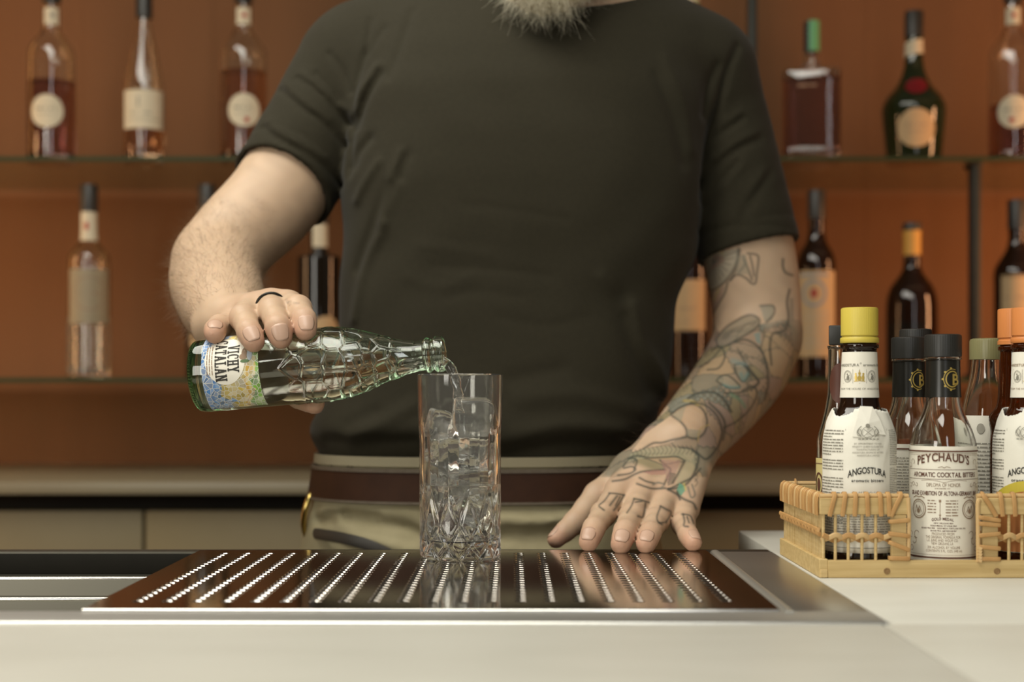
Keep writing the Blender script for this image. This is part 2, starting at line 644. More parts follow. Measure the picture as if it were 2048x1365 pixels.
# glass shelves and their posts
SU, SL = CZ + 0.3825, CZ + 0.0258
def shelf(z, label):
    v, f = box_geo((-1.9, -0.165, -0.0078), (1.9, 0.165, 0), 0.0006, 1)
    o = obj('glass_shelf', make_mesh('glass_shelf', v, f, 35), M['shelf_glass'])
    o.data.materials.append(M['ground_edge'])
    for q in o.data.polygons:
        if abs(q.normal.z) < 0.5:
            q.material_index = 1
    o.location = (0, 2.455, z)
    return tag(o, label, 'shelf')
shelf(SU, 'upper green-edged glass shelf holding the clear and amber bottles')
shelf(SL, 'lower green-edged glass shelf below the elbow of the pouring arm')
def post(px, z0, z1, label):
    cx = (px - 1024) / F * 2.31
    r = thing('shelf_post', label, 'post', (cx, 2.31, z0))
    m = MB().box((cx - 0.0065, 2.302, z0), (cx + 0.0065, 2.328, z1), 0.001)
    child('upright', m, M['post'], r)
    m = MB().box((cx - 0.0085, 2.30, z0), (cx + 0.0085, 2.345, z0 + 0.006), 0.001)
    child('foot_clamp', m, M['post'], r)
    m = MB().box((cx - 0.0085, 2.30, z1 - 0.006), (cx + 0.0085, 2.345, z1), 0.001)
    child('head_clamp', m, M['post'], r)
post(1505, SU, SU + 0.36, 'black steel post rising from the upper shelf beside the man\'s tattooed shoulder')
post(1951, SL, SU - 0.008, 'black steel post between the two shelves near the round brown bottle')

# front bar: carcass, stone, steel station
bar = thing('bar_counter', 'pale stone bar top with a straight joint at the corner of the steel station', 'counter', (0, 0.62, 0))
XS = 0.2145
child('bar_body', MB().box((-1.25, 0.44, 0.0), (1.1, 0.80, CT - 0.0205)).box((XS, 0.80, 0.0), (1.1, 1.33, CT - 0.0205))
      .box((-1.25, 0.80, 0.0), (XS, 1.17, CT - 0.075)), M['cabinet'], bar)
child('stone_slab', MB().box((-1.3, 0.40, CT - 0.02), (0.2087, 0.8025, CT), 0.0015), M['stone'], bar)
child('stone_slab', MB().box((0.2093, 0.40, CT - 0.02), (1.15, 0.8025, CT), 0.0015)
      .box((XS + 0.0003, 0.8025, CT - 0.0195), (1.15, 1.349, CT), 0.0015), M['stone'], bar)

st = thing('steel_station', 'brushed steel bar station with a stepped well beside the perforated tray', 'bar station', (-0.3, 1.0, CT - 0.07))
child('front_rim', MB().box((-1.28, 0.806, CT - 0.03), (XS, 0.8515, CT - 0.0002), 0.0008), M['rim_steel'], st)
child('rolled_edge', MB().tube([(-1.28, 0.8062, CT - 0.0008), (XS - 0.002, 0.8062, CT - 0.0008)], 0.0018, 12), M['rolled_steel'], st)
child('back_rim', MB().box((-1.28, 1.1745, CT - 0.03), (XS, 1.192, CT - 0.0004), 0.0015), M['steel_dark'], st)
child('side_apron', MB().box((0.1692, 0.8516, CT - 0.03), (XS, 1.1744, CT - 0.0004), 0.0008), M['steel'], st)
child('weld_seam', MB().tube([(0.1652, 0.846, CT - 0.0016), (0.1655, 0.95, CT - 0.0014), (0.1672, 1.172, CT - 0.0014)], 0.0042, 12, 0.65, up=(0, 0, 1)), M['weld'], st)
# stepped well on the left, and the drain floor under the tray
prof = [(1.1744, CT - 0.001), (1.1735, CT - 0.0185), (1.152, CT - 0.0190), (1.1495, CT - 0.0205), (1.1470, CT - 0.0330),
        (1.1405, CT - 0.0335), (1.1375, CT - 0.0352), (1.133, CT - 0.060), (0.8525, CT - 0.062), (0.8515, CT - 0.004)]
mb = MB()
for xx in (-1.28, -0.30, 0.168):
    pass
vv = [(xx, y, z) for xx in (-1.28, 0.1685) for (y, z) in prof]
n = len(prof)
mb.add(vv, [(i, i + 1, n + i + 1, n + i) for i in range(n - 1)])
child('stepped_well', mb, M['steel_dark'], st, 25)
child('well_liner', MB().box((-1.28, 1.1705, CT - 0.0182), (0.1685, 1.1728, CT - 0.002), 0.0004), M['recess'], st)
mb = MB()
for (y, z) in ((1.1515, CT - 0.0190), (1.1390, CT - 0.0338)):
    mb.tube([(-1.28, y, z - 0.0012), (0.1685, y, z - 0.0012)], 0.0020, 12)
child('step_nosing', mb, M['bright_steel'], st)

# perforated tray: every hole is cut through
tray = thing('perforated_tray', 'polished steel drip tray with rows of round holes under the glass', 'drip tray', (-0.05, 1.0, CT))
TZ, TT = CT + 0.0009, 0.0012
PX0, PXS, NC = -0.2323, 0.01829, 21
PY0, PYS, NR = 0.8845, 0.0120, 23
HRAD, HN = 0.0039, 16
mb_v, mb_f = [], []
def quad(a, b, c, d):
    i = len(mb_v)
    mb_v.extend([a, b, c, d]); mb_f.append((i, i + 1, i + 2, i + 3))
xl, xr, yn, yf = -0.2575, 0.1602, 0.8525, 1.1735
gx0, gx1 = PX0 - PXS / 2, PX0 + PXS * (NC - 0.5)
gy0, gy1 = PY0 - PYS / 2, PY0 + PYS * (NR - 0.5)
for z, up in ((TZ, 1), (TZ - TT, 0)):
    for (a, b, c, d) in ((xl, gx0, yn, yf), (gx1, xr, yn, yf), (gx0, gx1, yn, gy0), (gx0, gx1, gy1, yf)):
        q = [(a, c, z), (b, c, z), (b, d, z), (a, d, z)]
        quad(*(q if up else q[::-1]))
for (a, b) in (((xl, yn), (xl, yf)), ((xl, yf), (xr, yf)), ((xr, yf), (xr, yn))):
    quad((*a, TZ), (*a, TZ - TT), (*b, TZ - TT), (*b, TZ))
for i in range(NC):
    for j in range(NR):
        cx_, cy_ = PX0 + i * PXS, PY0 + j * PYS
        sq, ci = [], []
        for k in range(HN):
            a = 2 * math.pi * k / HN
            c_, s_ = math.cos(a), math.sin(a)
            m_ = max(abs(c_), abs(s_))
            sq.append((cx_ + c_ / m_ * PXS / 2, cy_ + s_ / m_ * PYS / 2))
            ci.append([(cx_ + c_ * rr, cy_ + s_ * rr, zz) for rr, zz in ((HRAD + 0.00045, TZ), (HRAD + 0.00025, TZ - 0.00006), (HRAD + 0.0001, TZ - 0.0002), (HRAD, TZ - 0.0008), (HRAD, TZ - TT))])
        for k in range(HN):
            k2 = (k + 1) % HN
            quad(ci[k][0], (*sq[k], TZ), (*sq[k2], TZ), ci[k2][0])
            for q in range(4):
                quad(ci[k][q + 1], ci[k][q], ci[k2][q], ci[k2][q + 1])
m_ = MB(); m_.v, m_.f = mb_v, mb_f
child('tray_sheet', m_, M['mirror_steel'], tray, False)
child('folded_lip', MB().tube([(xl, yn + 0.0004, TZ - 0.00135), (xr, yn + 0.0004, TZ - 0.00135)], 0.00145, 14), M['bright_steel'], tray)

# ------------------------------------------------------------------ bottles: builder
G = {}
G['clear'] = mat('clear_glass', (0.96, 0.97, 0.94), 0.01, 0, 1.0, 1.47)
G['dark_green'] = mat('dark_green_glass', (0.030, 0.040, 0.012), 0.03, 0, 0.6, 1.5)
G['dark_brown'] = mat('dark_brown_glass', (0.035, 0.014, 0.006), 0.03, 0, 0.6, 1.5)
G['black'] = mat('black_glass', (0.012, 0.009, 0.006), 0.04, 0, 0.15, 1.5)
G['amber'] = mat('amber_glass', (0.20, 0.045, 0.008), 0.02, 0, 0.85, 1.5)
def liquid_mat(name, col, dens):
    return mat(name, (1, 1, 1), 0.0, 0, 1.0, 1.36, vol=(col, dens))
Lq = {'red': liquid_mat('red_liquor', (0.50, 0.045, 0.015), 20), 'amber': liquid_mat('amber_liquor', (0.78, 0.33, 0.05), 16),
      'pale': liquid_mat('pale_amber_liquor', (0.85, 0.50, 0.14), 22), 'dark_red': liquid_mat('dark_red_liquor', (0.42, 0.03, 0.01), 24),
      'cloudy': mat('clear_liquor', (0.90, 0.88, 0.78), 0.12, 0, 0.9, 1.34)}
P_ = {}
P_['paper'] = mat('cream_paper', (0.46, 0.41, 0.29), 0.7, var=(60, (0.50, 0.45, 0.33), 0.3))
P_['white'] = mat('white_paper', (0.78, 0.74, 0.63), 0.65, var=(90, (0.82, 0.78, 0.67), 0.3))
P_['beige'] = mat('beige_paper', (0.42, 0.29, 0.15), 0.7, var=(60, (0.46, 0.32, 0.17), 0.3))
P_['frost'] = mat('frosted_label', (0.30, 0.27, 0.18), 0.5, 0, 0.35, 1.4)
P_['yellowish'] = mat('straw_paper', (0.56, 0.47, 0.20), 0.7)
P_['black_cap'] = mat('black_cap', (0.022, 0.021, 0.018), 0.42, bump=(700, 0.05))
P_['green'] = mat('green_band', (0.10, 0.32, 0.15), 0.5)
P_['orange_foil'] = mat('orange_foil', (0.50, 0.27, 0.05), 0.5)
P_['red_seal'] = mat('red_wax', (0.16, 0.006, 0.008), 0.45)
P_['ink'] = mat('black_ink', (0.035, 0.032, 0.025), 0.7)
P_['ink_grey'] = mat('grey_ink', (0.22, 0.205, 0.165), 0.7)
P_['ink_soft'] = mat('soft_grey_ink', (0.36, 0.335, 0.275), 0.7)
P_['ink_brown'] = mat('brown_ink', (0.115, 0.045, 0.025), 0.7)
P_['ink_tan'] = mat('tan_ink', (0.29, 0.20, 0.13), 0.7)
P_['ink_red'] = mat('red_ink', (0.30, 0.05, 0.03), 0.7)
P_['ink_blue'] = mat('blue_ink', (0.20, 0.24, 0.27), 0.7)
P_['gold'] = mat('gold_print', (0.52, 0.37, 0.09), 0.35, 0.4)

def fillet(pts, n=4):
    return prof_smooth(pts, n)

def bottle(name, label, cat, loc, prof, glass, t=0.003, base=0.007, level=None, liquid=None, n=40, square=None, group=None, rz=0):
    r = thing(name, label, cat, loc, (0, 0, rz - math.atan2(loc[0], loc[1])), group)
    sqf = None
    if square:
        ex, dep = square
        def sq_r(a, rad):
            c, s = abs(math.sin(a)), abs(math.cos(a)) / dep
            return rad / (c ** ex + s ** ex) ** (1 / ex)
        bodyz = [z for rr, z in prof if rr >= 0.8 * max(q[0] for q in prof)]
        top = max(bodyz)
        def blend(z):
            return max(0, min(1, (top + 0.012 - z) / 0.012))
    inner = [(max(rr - t, 0.002), z) for rr, z in prof if z > base]
    full = [(0, 0.0004)] + prof + inner[::-1] + [(0, base)]
    if square:
        v, f = lathe(full, n)
        v = [((p[0], p[1], p[2]) if p[0] == p[1] == 0 else
              (lambda a, rad, b: ((rad * (1 - b) + sq_r(a, rad) * b) * math.sin(a), -(rad * (1 - b) + sq_r(a, rad) * b) * math.cos(a), p[2]))
              (math.atan2(p[0], -p[1]), math.hypot(p[0], p[1]), blend(p[2]))) for p in v]
    else:
        v, f = lathe(full, n)
    obj('glass_body', make_mesh('glass_body', v, f, 50), glass, r)
    if level:
        ip = [(rr + 0.0003, z) for rr, z in inner if z < level]
        rt = prof_r(inner)(level) + 0.0003
        lp = [(0, base - 0.0003), (max(ip[0][0] - 0.002, 0.001), base - 0.0003)] + ip + [(rt, level), (0, level)]
        v, f = lathe(lp, n)
        if square:
            v = [((p[0], p[1], p[2]) if p[0] == p[1] == 0 else
                  (lambda a, rad, b: ((rad * (1 - b) + sq_r(a, rad) * b) * math.sin(a), -(rad * (1 - b) + sq_r(a, rad) * b) * math.cos(a), p[2]))
                  (math.atan2(p[0], -p[1]), math.hypot(p[0], p[1]), blend(p[2]))) for p in v]
        obj('liquid', make_mesh('liquid', v, f, 50), liquid, r)
    return r

def closure(r, z0, z1, rad, m, bev=0.0012, knurl=0, name='cap', grooves=()):
    p = [(0, z0), (rad, z0), (rad, z0 + 0.0004)]
    for g in grooves:
        p += [(rad, g - 0.0012), (rad - 0.0007, g - 0.0006), (rad - 0.0007, g + 0.0006), (rad, g + 0.0012)]
    p += [(rad, z1 - bev), (rad - bev * 0.3, z1 - bev * 0.3), (rad - bev, z1), (0, z1)]
    d = (lambda a, z: -0.00022 * (0.5 + 0.5 * math.cos(a * knurl)) if z0 + 0.006 < z < z1 - bev * 0.5 else 0) if knurl else None
    v, f = lathe(p, knurl * 4 if knurl else 40, d)
    return obj(name, make_mesh(name, v, f, 40), m, r)

def stick(r, name, fn, u0, u1, v0, v1, m, nu=24, nv=3):
    v, f = patch(fn, u0, u1, v0, v1, nu, nv)
    return obj(name, make_mesh(name, v, f, True), m, r)

# ------------------------------------------------------------------ bottles on the back shelves
S = 2.34 / F
def bx(px): return (px - 1024) * S
def back(name, label, px, shelf_z, prof, *a, **k):
    return bottle(name, label, 'bottle', (bx(px), 2.34, shelf_z + 0.0003), fillet(prof), *a, **k)
BU, BL = 323.0, 757.0
def zu(y): return (BU - y) * S
def zl(y): return (BL - y) * S

def round_label(r, prof, u, v, rad, m=None, red=None):
    fn = wrap(prof_r(prof), 0.0005)
    vv, ff = disc_patch(fn, u, v, rad, rad)
    o = obj('round_label', make_mesh('round_label', vv, ff, True), m or P_['paper'], r)
    p = Print()
    p.words(u - rad * 0.62, u + rad * 0.5, v + 0.002, 0.0045, random.Random(3))
    p.words(u - rad * 0.5, u + rad * 0.3, v - 0.006, 0.002, random.Random(4))
    p.build('label_print', P_['ink_grey'], o, wrap(prof_r(prof), 0.0009))
    if red:
        p = Print(); p.disc(u + red[0], v + red[1], 0.0045, 0.0045)
        p.build('red_dot', P_['ink_red'], o, wrap(prof_r(prof), 0.001))

spirit = [(0.034, 0.0), (0.0378, 0.0015), (0.0388, 0.006), (0.0388, 0.03), (0.0388, 0.10), (0.0388, 0.165), (0.036, 0.185), (0.026, 0.200), (0.0155, 0.214), (0.0140, 0.235), (0.0140, 0.262), (0.0150, 0.264), (0.0150, 0.270)]
def spirit_bottle(px, label, level, liq, lu, lv, red=None, neck=P_['paper']):
    r = back('spirit_bottle', label, px, SU, spirit, G['clear'], level=level, liquid=liq)
    round_label(r, spirit, lu, lv, 0.027, red=red)
    fn = wrap(prof_r(spirit), 0.0004)
    o = stick(r, 'neck_label', fn, -0.0125, 0.0125, 0.222, 0.250, neck)
    p = Print(); p.disc(0.001, 0.237, 0.0042, 0.0042); p.build('label_print', P_['ink_red' if red else 'ink_grey'], o, wrap(prof_r(spirit), 0.0008))
    closure(r, 0.2605, 0.292, 0.0152, P_['black_cap'], grooves=(0.266,))
    return r
spirit_bottle(103, 'clear bottle of red liquor with a round cream label, far left of the upper shelf', zu(166), Lq['red'], -0.008, zu(231))
spirit_bottle(487, 'clear bottle of amber liquor with a round cream label beside the shirt sleeve', zu(146), Lq['amber'], 0.001, zu(229), red=(0.004, -0.016))
spirit_bottle(2026, 'clear bottle of dark red liquor with a round label, right end of the upper shelf', zu(214), Lq['dark_red'], 0.002, zu(232), red=(-0.004, -0.014))

slim = [(0.029, 0), (0.0322, 0.0015), (0.033, 0.006), (0.033, 0.05), (0.033, 0.11), (0.031, 0.135), (0.0255, 0.165), (0.0175, 0.20), (0.0125, 0.225), (0.0120, 0.25), (0.0120, 0.262)]
r = back('spirit_bottle', 'slim clear bottle with a square cream label and tall black capsule on the upper shelf', 288, SU, slim, G['clear'], level=0.066, liquid=Lq['pale'])
o = stick(r, 'label', wrap(prof_r(slim), 0.0005), -0.040, 0.038, zu(264), zu(187), P_['paper'])
p = Print(); p.words(-0.022, 0.012, zu(235), 0.003, random.Random(1)); p.words(-0.03, 0.026, zu(246), 0.0015, random.Random(2)); p.rect(-0.011, zu(222), -0.008, zu(200))
p.build('label_print', P_['ink_grey'], o, wrap(prof_r(slim), 0.0009))
closure(r, 0.2355, 0.292, 0.0136, P_['black_cap'], name='capsule')

r = back('spirit_bottle', 'clear bottle with a green neck band behind the man\'s shoulder', 1380, SU, spirit, G['clear'], level=0.09, liquid=Lq['pale'])
stick(r, 'neck_label', wrap(prof_r(spirit), 0.0004), -0.02, 0.02, 0.238, 0.258, P_['green'])
stick(r, 'label', wrap(prof_r(spirit), 0.0004), -0.03, 0.03, 0.04, 0.11, P_['paper'])
closure(r, 0.2605, 0.28, 0.0152, P_['paper'])

deca = [(0.043, 0), (0.0455, 0.0015), (0.0465, 0.006), (0.0465, 0.05), (0.0465, 0.10), (0.0465, 0.138), (0.043, 0.1475), (0.022, 0.150), (0.0145, 0.154), (0.013, 0.165), (0.0135, 0.178)]
r = back('decanter_bottle', 'square decanter of dark red liquor with a green banded stopper on the upper shelf', 1623, SU, deca, G['clear'], t=0.004, base=0.012, level=zu(160), liquid=Lq['dark_red'], n=64, square=(7, 0.62))
closure(r, 0.1785, 0.229, 0.0125, P_['black_cap'], name='stopper')
stick(r, 'stopper_band', wrap(lambda z: 0.0126, 0.0004), -0.004, 0.019, 0.1795, 0.2295, P_['green'])
fr = lambda z: 0.0465 * 0.62
p = Print(); p.words(-0.022, 0.010, 0.118, 0.0035, random.Random(6))
p.build('front_print', P_['ink_tan'], r, lambda u, v: (u, -0.0465 * 0.62 - 0.0006, v))

bulb = [(0.040, 0), (0.0435, 0.002), (0.0450, 0.010), (0.0478, 0.04), (0.0512, 0.078), (0.050, 0.092), (0.043, 0.106), (0.0310, 0.120), (0.0215, 0.137), (0.0155, 0.158), (0.0140, 0.18), (0.0135, 0.205), (0.0135, 0.232), (0.0142, 0.234), (0.0142, 0.24)]
r = back('liqueur_bottle', 'dark green bulbous liqueur bottle with a red wax seal and round beige label', 1828, SU, bulb, G['dark_green'], n=48)
vv, ff = disc_patch(wrap(prof_r(bulb), 0.0006), 0.004, zu(266), 0.031, 0.031)
o = obj('round_label', make_mesh('round_label', vv, ff, True), P_['beige'], r)
p = Print(); p.words(-0.012, 0.019, zu(262), 0.003, random.Random(1)); p.words(-0.010, 0.017, zu(274), 0.0016, random.Random(2))
p.build('label_print', P_['ink_tan'], o, wrap(prof_r(bulb), 0.001))
vv, ff = disc_patch(wrap(prof_r(bulb), 0.0018), 0.004, zu(181), 0.0175, 0.014)
obj('wax_seal', make_mesh('wax_seal', vv, ff, True), P_['red_seal'], r)
v, f = patch(wrap(prof_r(bulb), 0.0006), -0.03, 0.03, 0.173, 0.197, 24, 3, lambda i, j, u, v: (u, v + 0.16 * u))
obj('neck_band', make_mesh('neck_band', v, f, True), P_['paper'], r)
closure(r, 0.2035, 0.246, 0.0152, P_['black_cap'], name='capsule')

# lower shelf
rum = [(0.031, 0), (0.0342, 0.0015), (0.035, 0.006), (0.035, 0.06), (0.035, 0.12), (0.035, 0.185), (0.032, 0.203), (0.021, 0.216), (0.0140, 0.228), (0.0135, 0.25), (0.0135, 0.275), (0.0140, 0.29)]
r = back('spirit_bottle', 'clear bottle with a frosted label and black cap at the left of the lower shelf', 178, SL, rum, G['clear'], level=0.10, liquid=Lq['cloudy'])
o = stick(r, 'label', wrap(prof_r(rum), 0.0005), -0.036, 0.036, zl(650), zl(542), P_['frost'])
p = Print(); p.ring(0, zl(590), 0.026, 0.027, 0.0012); p.words(-0.018, 0.018, zl(592), 0.004, random.Random(2))
p.build('label_print', P_['ink_tan'], o, wrap(prof_r(rum), 0.0009))
o = stick(r, 'neck_label', wrap(prof_r(rum), 0.0005), -0.016, 0.016, zl(484), zl(426), P_['paper'])
p = Print(); p.disc(-0.004, zl(455), 0.0035, 0.0075); p.build('label_print', P_['ink_red'], o, wrap(prof_r(rum), 0.0009))
closure(r, zl(426), zl(371), 0.0146, P_['black_cap'], grooves=(zl(415),))

r = back('spirit_bottle', 'black capped dark bottle mostly hidden behind the pouring forearm', 414, SL, rum, G['black'])
stick(r, 'label', wrap(prof_r(rum), 0.0005), -0.03, 0.03, 0.05, 0.13, P_['beige'])
closure(r, zl(426), zl(371), 0.0146, P_['black_cap'], grooves=(zl(415),))

sqs = [(0.032, 0), (0.0345, 0.0015), (0.0352, 0.006), (0.0352, 0.08), (0.0352, 0.15), (0.0352, 0.190), (0.0335, 0.1995), (0.0180, 0.2015), (0.0150, 0.206), (0.0145, 0.225), (0.0145, 0.262)]
r = back('spirit_bottle', 'square-shouldered black bottle with a white neck label seen under the pouring arm', 638, SL, sqs, G['black'])
stick(r, 'neck_label', wrap(prof_r(sqs), 0.0005), -0.011, 0.018, 0.214, 0.262, P_['paper'])
vv, ff = disc_patch(wrap(prof_r(sqs), 0.0006), 0.012, zl(668), 0.026, 0.027)
obj('round_label', make_mesh('round_label', vv, ff, True), P_['beige'], r)
closure(r, 0.2525, 0.285, 0.0156, P_['black_cap'])

wine = [(0.028, 0), (0.0308, 0.0015), (0.0318, 0.006), (0.0318, 0.07), (0.0318, 0.15), (0.0315, 0.185), (0.027, 0.205), (0.0175, 0.222), (0.0138, 0.238), (0.0134, 0.26), (0.0134, 0.296), (0.0145, 0.298), (0.0145, 0.304)]
r = back('wine_bottle', 'dark bottle with a plain beige label glimpsed between the shirt and the tattooed arm', 1378, SL, wine, G['dark_brown'])
o = stick(r, 'label', wrap(prof_r(wine), 0.0005), -0.034, 0.030, zl(664), zl(563), P_['beige'])
p = Print(); p.words(-0.016, 0.012, zl(622), 0.003, random.Random(4)); p.words(-0.02, -0.002, zl(650), 0.006, random.Random(5))
p.build('label_print', P_['ink_tan'], o, wrap(prof_r(wine), 0.0009))
closure(r, 0.262, 0.308, 0.0150, P_['black_cap'], name='capsule')

r = back('wine_bottle', 'tall dark bottle with a long pale label beside the tattooed elbow', 1633, SL, wine, G['dark_brown'])
o = stick(r, 'label', wrap(prof_r(wine), 0.0005), -0.036, 0.036, zl(716), zl(545), P_['beige'])
p = Print(); p.disc(-0.004, zl(590), 0.006, 0.008); p.build('red_emblem', P_['ink_red'], o, wrap(prof_r(wine), 0.0011))
p = Print(); p.ring(-0.004, zl(590), 0.018, 0.020, 0.004); p.rect(-0.03, zl(556), 0.02, zl(551), 8); p.build('blue_emblem', P_['ink_blue'], o, wrap(prof_r(wine), 0.0009))
p = Print()
for k in range(7): p.words(-0.022, 0.024, zl(630 + 11 * k), 0.0022, random.Random(k))
p.build('label_print', P_['ink_soft'], o, wrap(prof_r(wine), 0.0009))
closure(r, 0.262, 0.308, 0.0146, P_['black_cap'], name='capsule')

jug = [(0.037, 0), (0.0408, 0.002), (0.042, 0.008), (0.042, 0.05), (0.042, 0.105), (0.0405, 0.130), (0.034, 0.150), (0.0225, 0.166), (0.0155, 0.178), (0.0138, 0.19), (0.0134, 0.215), (0.0134, 0.24), (0.0142, 0.242), (0.0142, 0.247)]
r = back('liqueur_bottle', 'round brown bottle with an orange foil neck on the lower shelf behind the bitters', 1824, SL, jug, G['dark_brown'], n=48)
stick(r, 'neck_foil', wrap(prof_r(jug), 0.0006), -0.0425, 0.0425, zl(512), zl(463), P_['orange_foil'], 36)
stick(r, 'label', wrap(prof_r(jug), 0.0005), -0.05, 0.02, 0.03, 0.09, G['black'])
closure(r, 0.2425, 0.2545, 0.0150, P_['black_cap'])

r = back('wine_bottle', 'dark bottle with a pale label at the right end of the lower shelf', 2034, SL, [(a * 1.16 if z < 0.2 else a, z * 0.952) for a, z in wine], G['dark_brown'])
wm = [(a * 1.16 if z < 0.2 else a, z * 0.952) for a, z in wine]
o = stick(r, 'label', wrap(prof_r(wm), 0.0006), -0.026, 0.04, zl(632), zl(553), P_['beige'])
p = Print(); p.words(-0.02, 0.03, zl(600), 0.003, random.Random(1)); p.words(-0.018, 0.03, zl(580), 0.006, random.Random(2))
p.build('label_print', P_['ink_tan'], o, wrap(prof_r(wm), 0.001))
closure(r, 0.245, 0.2925, 0.0150, P_['black_cap'], name='capsule')
# ------------------------------------------------------------------ drinking glass, water, ice, pouring bottle
G['crystal'] = mat('crystal_glass', (0.985, 0.985, 0.96), 0.0, 0, 0.985, 1.5)
G['water'] = mat('sparkling_water', (0.99, 0.99, 0.975), 0.0, 0, 0.99, 1.333)
G['ice'] = mat('clear_ice', (0.98, 0.98, 0.96), 0.02, 0, 0.955, 1.31, bump=(130, 0.5))
GD = 1.123
GX, GY, GZ = (920.5 - 1024) / F * GD, GD, TZ
gl = thing('highball_glass', 'cut crystal highball glass of ice standing on the perforated tray', 'glass', (GX, GY, GZ + 0.0002))
NF = 12
def frac_tri(x):
    x = x - math.floor(x)
    return abs(x - 0.5) * 2        # 1 at integer, 0 half-way
wz = [0.0, 0.0018, 0.0115, 0.0275, 0.052, 0.07]
ww = [0.0, 0.0, 0.5, 1.0, 1.5, 1.5]
def cut(a, z):
    d = 0.0
    if z < 0.056:
        w = float(np.interp(z, wz, ww))
        u = a * NF / (2 * math.pi)
        s1, s2 = frac_tri(u + w), frac_tri(u - w)
        g = max(s1, s2)
        fade = min(1, (0.056 - z) / 0.006) * min(1, z / 0.0015)
        d -= 0.0016 * max(0, (g - 0.62) / 0.38) * fade
    if z > 0.046:
        fl = frac_tri(a * NF * 2 / (2 * math.pi))
        d -= 0.00045 * (fl ** 3) * min(1, (z - 0.046) / 0.008) * (1.0 if z < 0.098 else max(0, 1 - (z - 0.098) / 0.006))
    return d
HG = 0.1436
outer = []
for i in range(131):
    z = HG * i / 130
    rr = 0.0320 + 0.0004 * z / HG
    rr += 0.0012 / (1 + math.exp(-(z - 0.100) / 0.0035)) + 0.0004 * max(0, z - 0.10) / 0.05
    rr -= 0.0020 * max(0, 1 - z / 0.003) ** 2
    outer.append((rr, z))
gin = lambda z: 0.0293 + 0.0012 / (1 + math.exp(-(z - 0.100) / 0.004)) + 0.0009 * max(0, z - 0.1) / 0.05
inn = [(gin(HG), HG)] + [(gin(HG * i / 40), HG * i / 40) for i in range(39, 3, -1) if HG * i / 40 > 0.0165] + [(0.0279, 0.0148), (0.0255, 0.0138), (0.015, 0.0132), (0, 0.013)]
v, f = lathe([(0, 0.0012), (0.022, 0.0006), (0.028, 0.0)] + outer, 384, lambda a, z: cut(a, z) if z > 0.0001 else 0)
v2, f2 = lathe([(outer[-1][0], HG), (outer[-1][0] - 0.0012, HG + 0.0008)] + inn, 384)
m_ = MB().add(v, f).add(v2, f2)
bm = bmesh.new(); me_ = make_mesh('glass_body', m_.v, m_.f, 40); bm.from_mesh(me_)
bmesh.ops.remove_doubles(bm, verts=bm.verts, dist=2e-5); bmesh.ops.recalc_face_normals(bm, faces=bm.faces)
bm.to_mesh(me_); bm.free(); me_.set_sharp_from_angle(angle=R(28))
obj('glass_body', me_, G['crystal'], gl)
WL = 0.0575
wp = [(0, 0.0128), (0.015, 0.0130), (0.0255, 0.0136), (0.0281, 0.0147), (0.0295, 0.0168), (gin(0.04) + 0.0002, 0.04), (gin(WL) + 0.0002, WL + 0.0006), (gin(WL) - 0.0012, WL), (0, WL)]
v, f = lathe(wp, 96)
o = obj('sparkling_water', make_mesh('sparkling_water', v, f, 40), G['water'])
o.location = (GX, GY, GZ + 0.0002)
tag(o, 'sparkling water filling the lower half of the highball glass', 'water')

def ice(px, py, dy, size, rot, label, seed):
    rr = random.Random(seed)
    bm = bmesh.new()
    bmesh.ops.create_cube(bm, size=1)
    bmesh.ops.subdivide_edges(bm, edges=list(bm.edges), cuts=7, use_grid_fill=True)
    ph = [rr.uniform(0, 6) for _ in range(9)]
    for v in bm.verts:
        p = v.co * 2
        q = sum(abs(c) ** 6 for c in p) ** (1 / 6)
        p = p / q
        n = 0.05 * math.sin(3.1 * p.x + ph[0]) * math.sin(2.7 * p.y + ph[1]) + 0.04 * math.sin(4.3 * p.z + ph[2] + 2 * p.x) + 0.03 * math.sin(6 * p.y + ph[3]) * math.sin(5 * p.z + ph[4])
        v.co = Vector((p.x * size[0], p.y * size[1], p.z * size[2])) * 0.5 * (1 + n)
    me = bpy.data.meshes.new('ice_cube'); bm.to_mesh(me); bm.free(); me.shade_smooth()
    o = obj('ice_cube', me, G['ice'])
    c = W(px, py, GD)
    o.location = (c.x, GD + dy, c.z)
    o.rotation_euler = tuple(R(a) for a in rot)
    tag(o, label, 'ice cube', 'ice cubes in the highball glass')
ice(945, 834, -0.001, (0.0300, 0.0275, 0.0300), (4, -4, 12), 'large clear ice cube at the top right of the stack', 1)
ice(880, 852, 0.004, (0.0200, 0.023, 0.0240), (10, 14, 30), 'small tilted ice cube at the top left against the glass wall', 2)
ice(894, 908, -0.005, (0.0245, 0.024, 0.0270), (20, 30, 40), 'bright rounded ice cube in the middle left of the stack', 3)
ice(951, 912, 0.004, (0.0235, 0.0245, 0.0270), (8, 14, 65), 'ice cube in the middle right of the stack', 4)
ice(937, 962, -0.004, (0.0360, 0.026, 0.0190), (5, -8, 20), 'flat ice cube half sunk at the waterline', 5)
ice(889, 975, 0.006, (0.0200, 0.020, 0.0220), (25, 12, 50), 'ice cube touching the water on the left', 6)
ice(945, 1014, 0.004, (0.0240, 0.024, 0.0240), (30, 25, 10), 'ice cube under water at the bottom of the stack', 7)

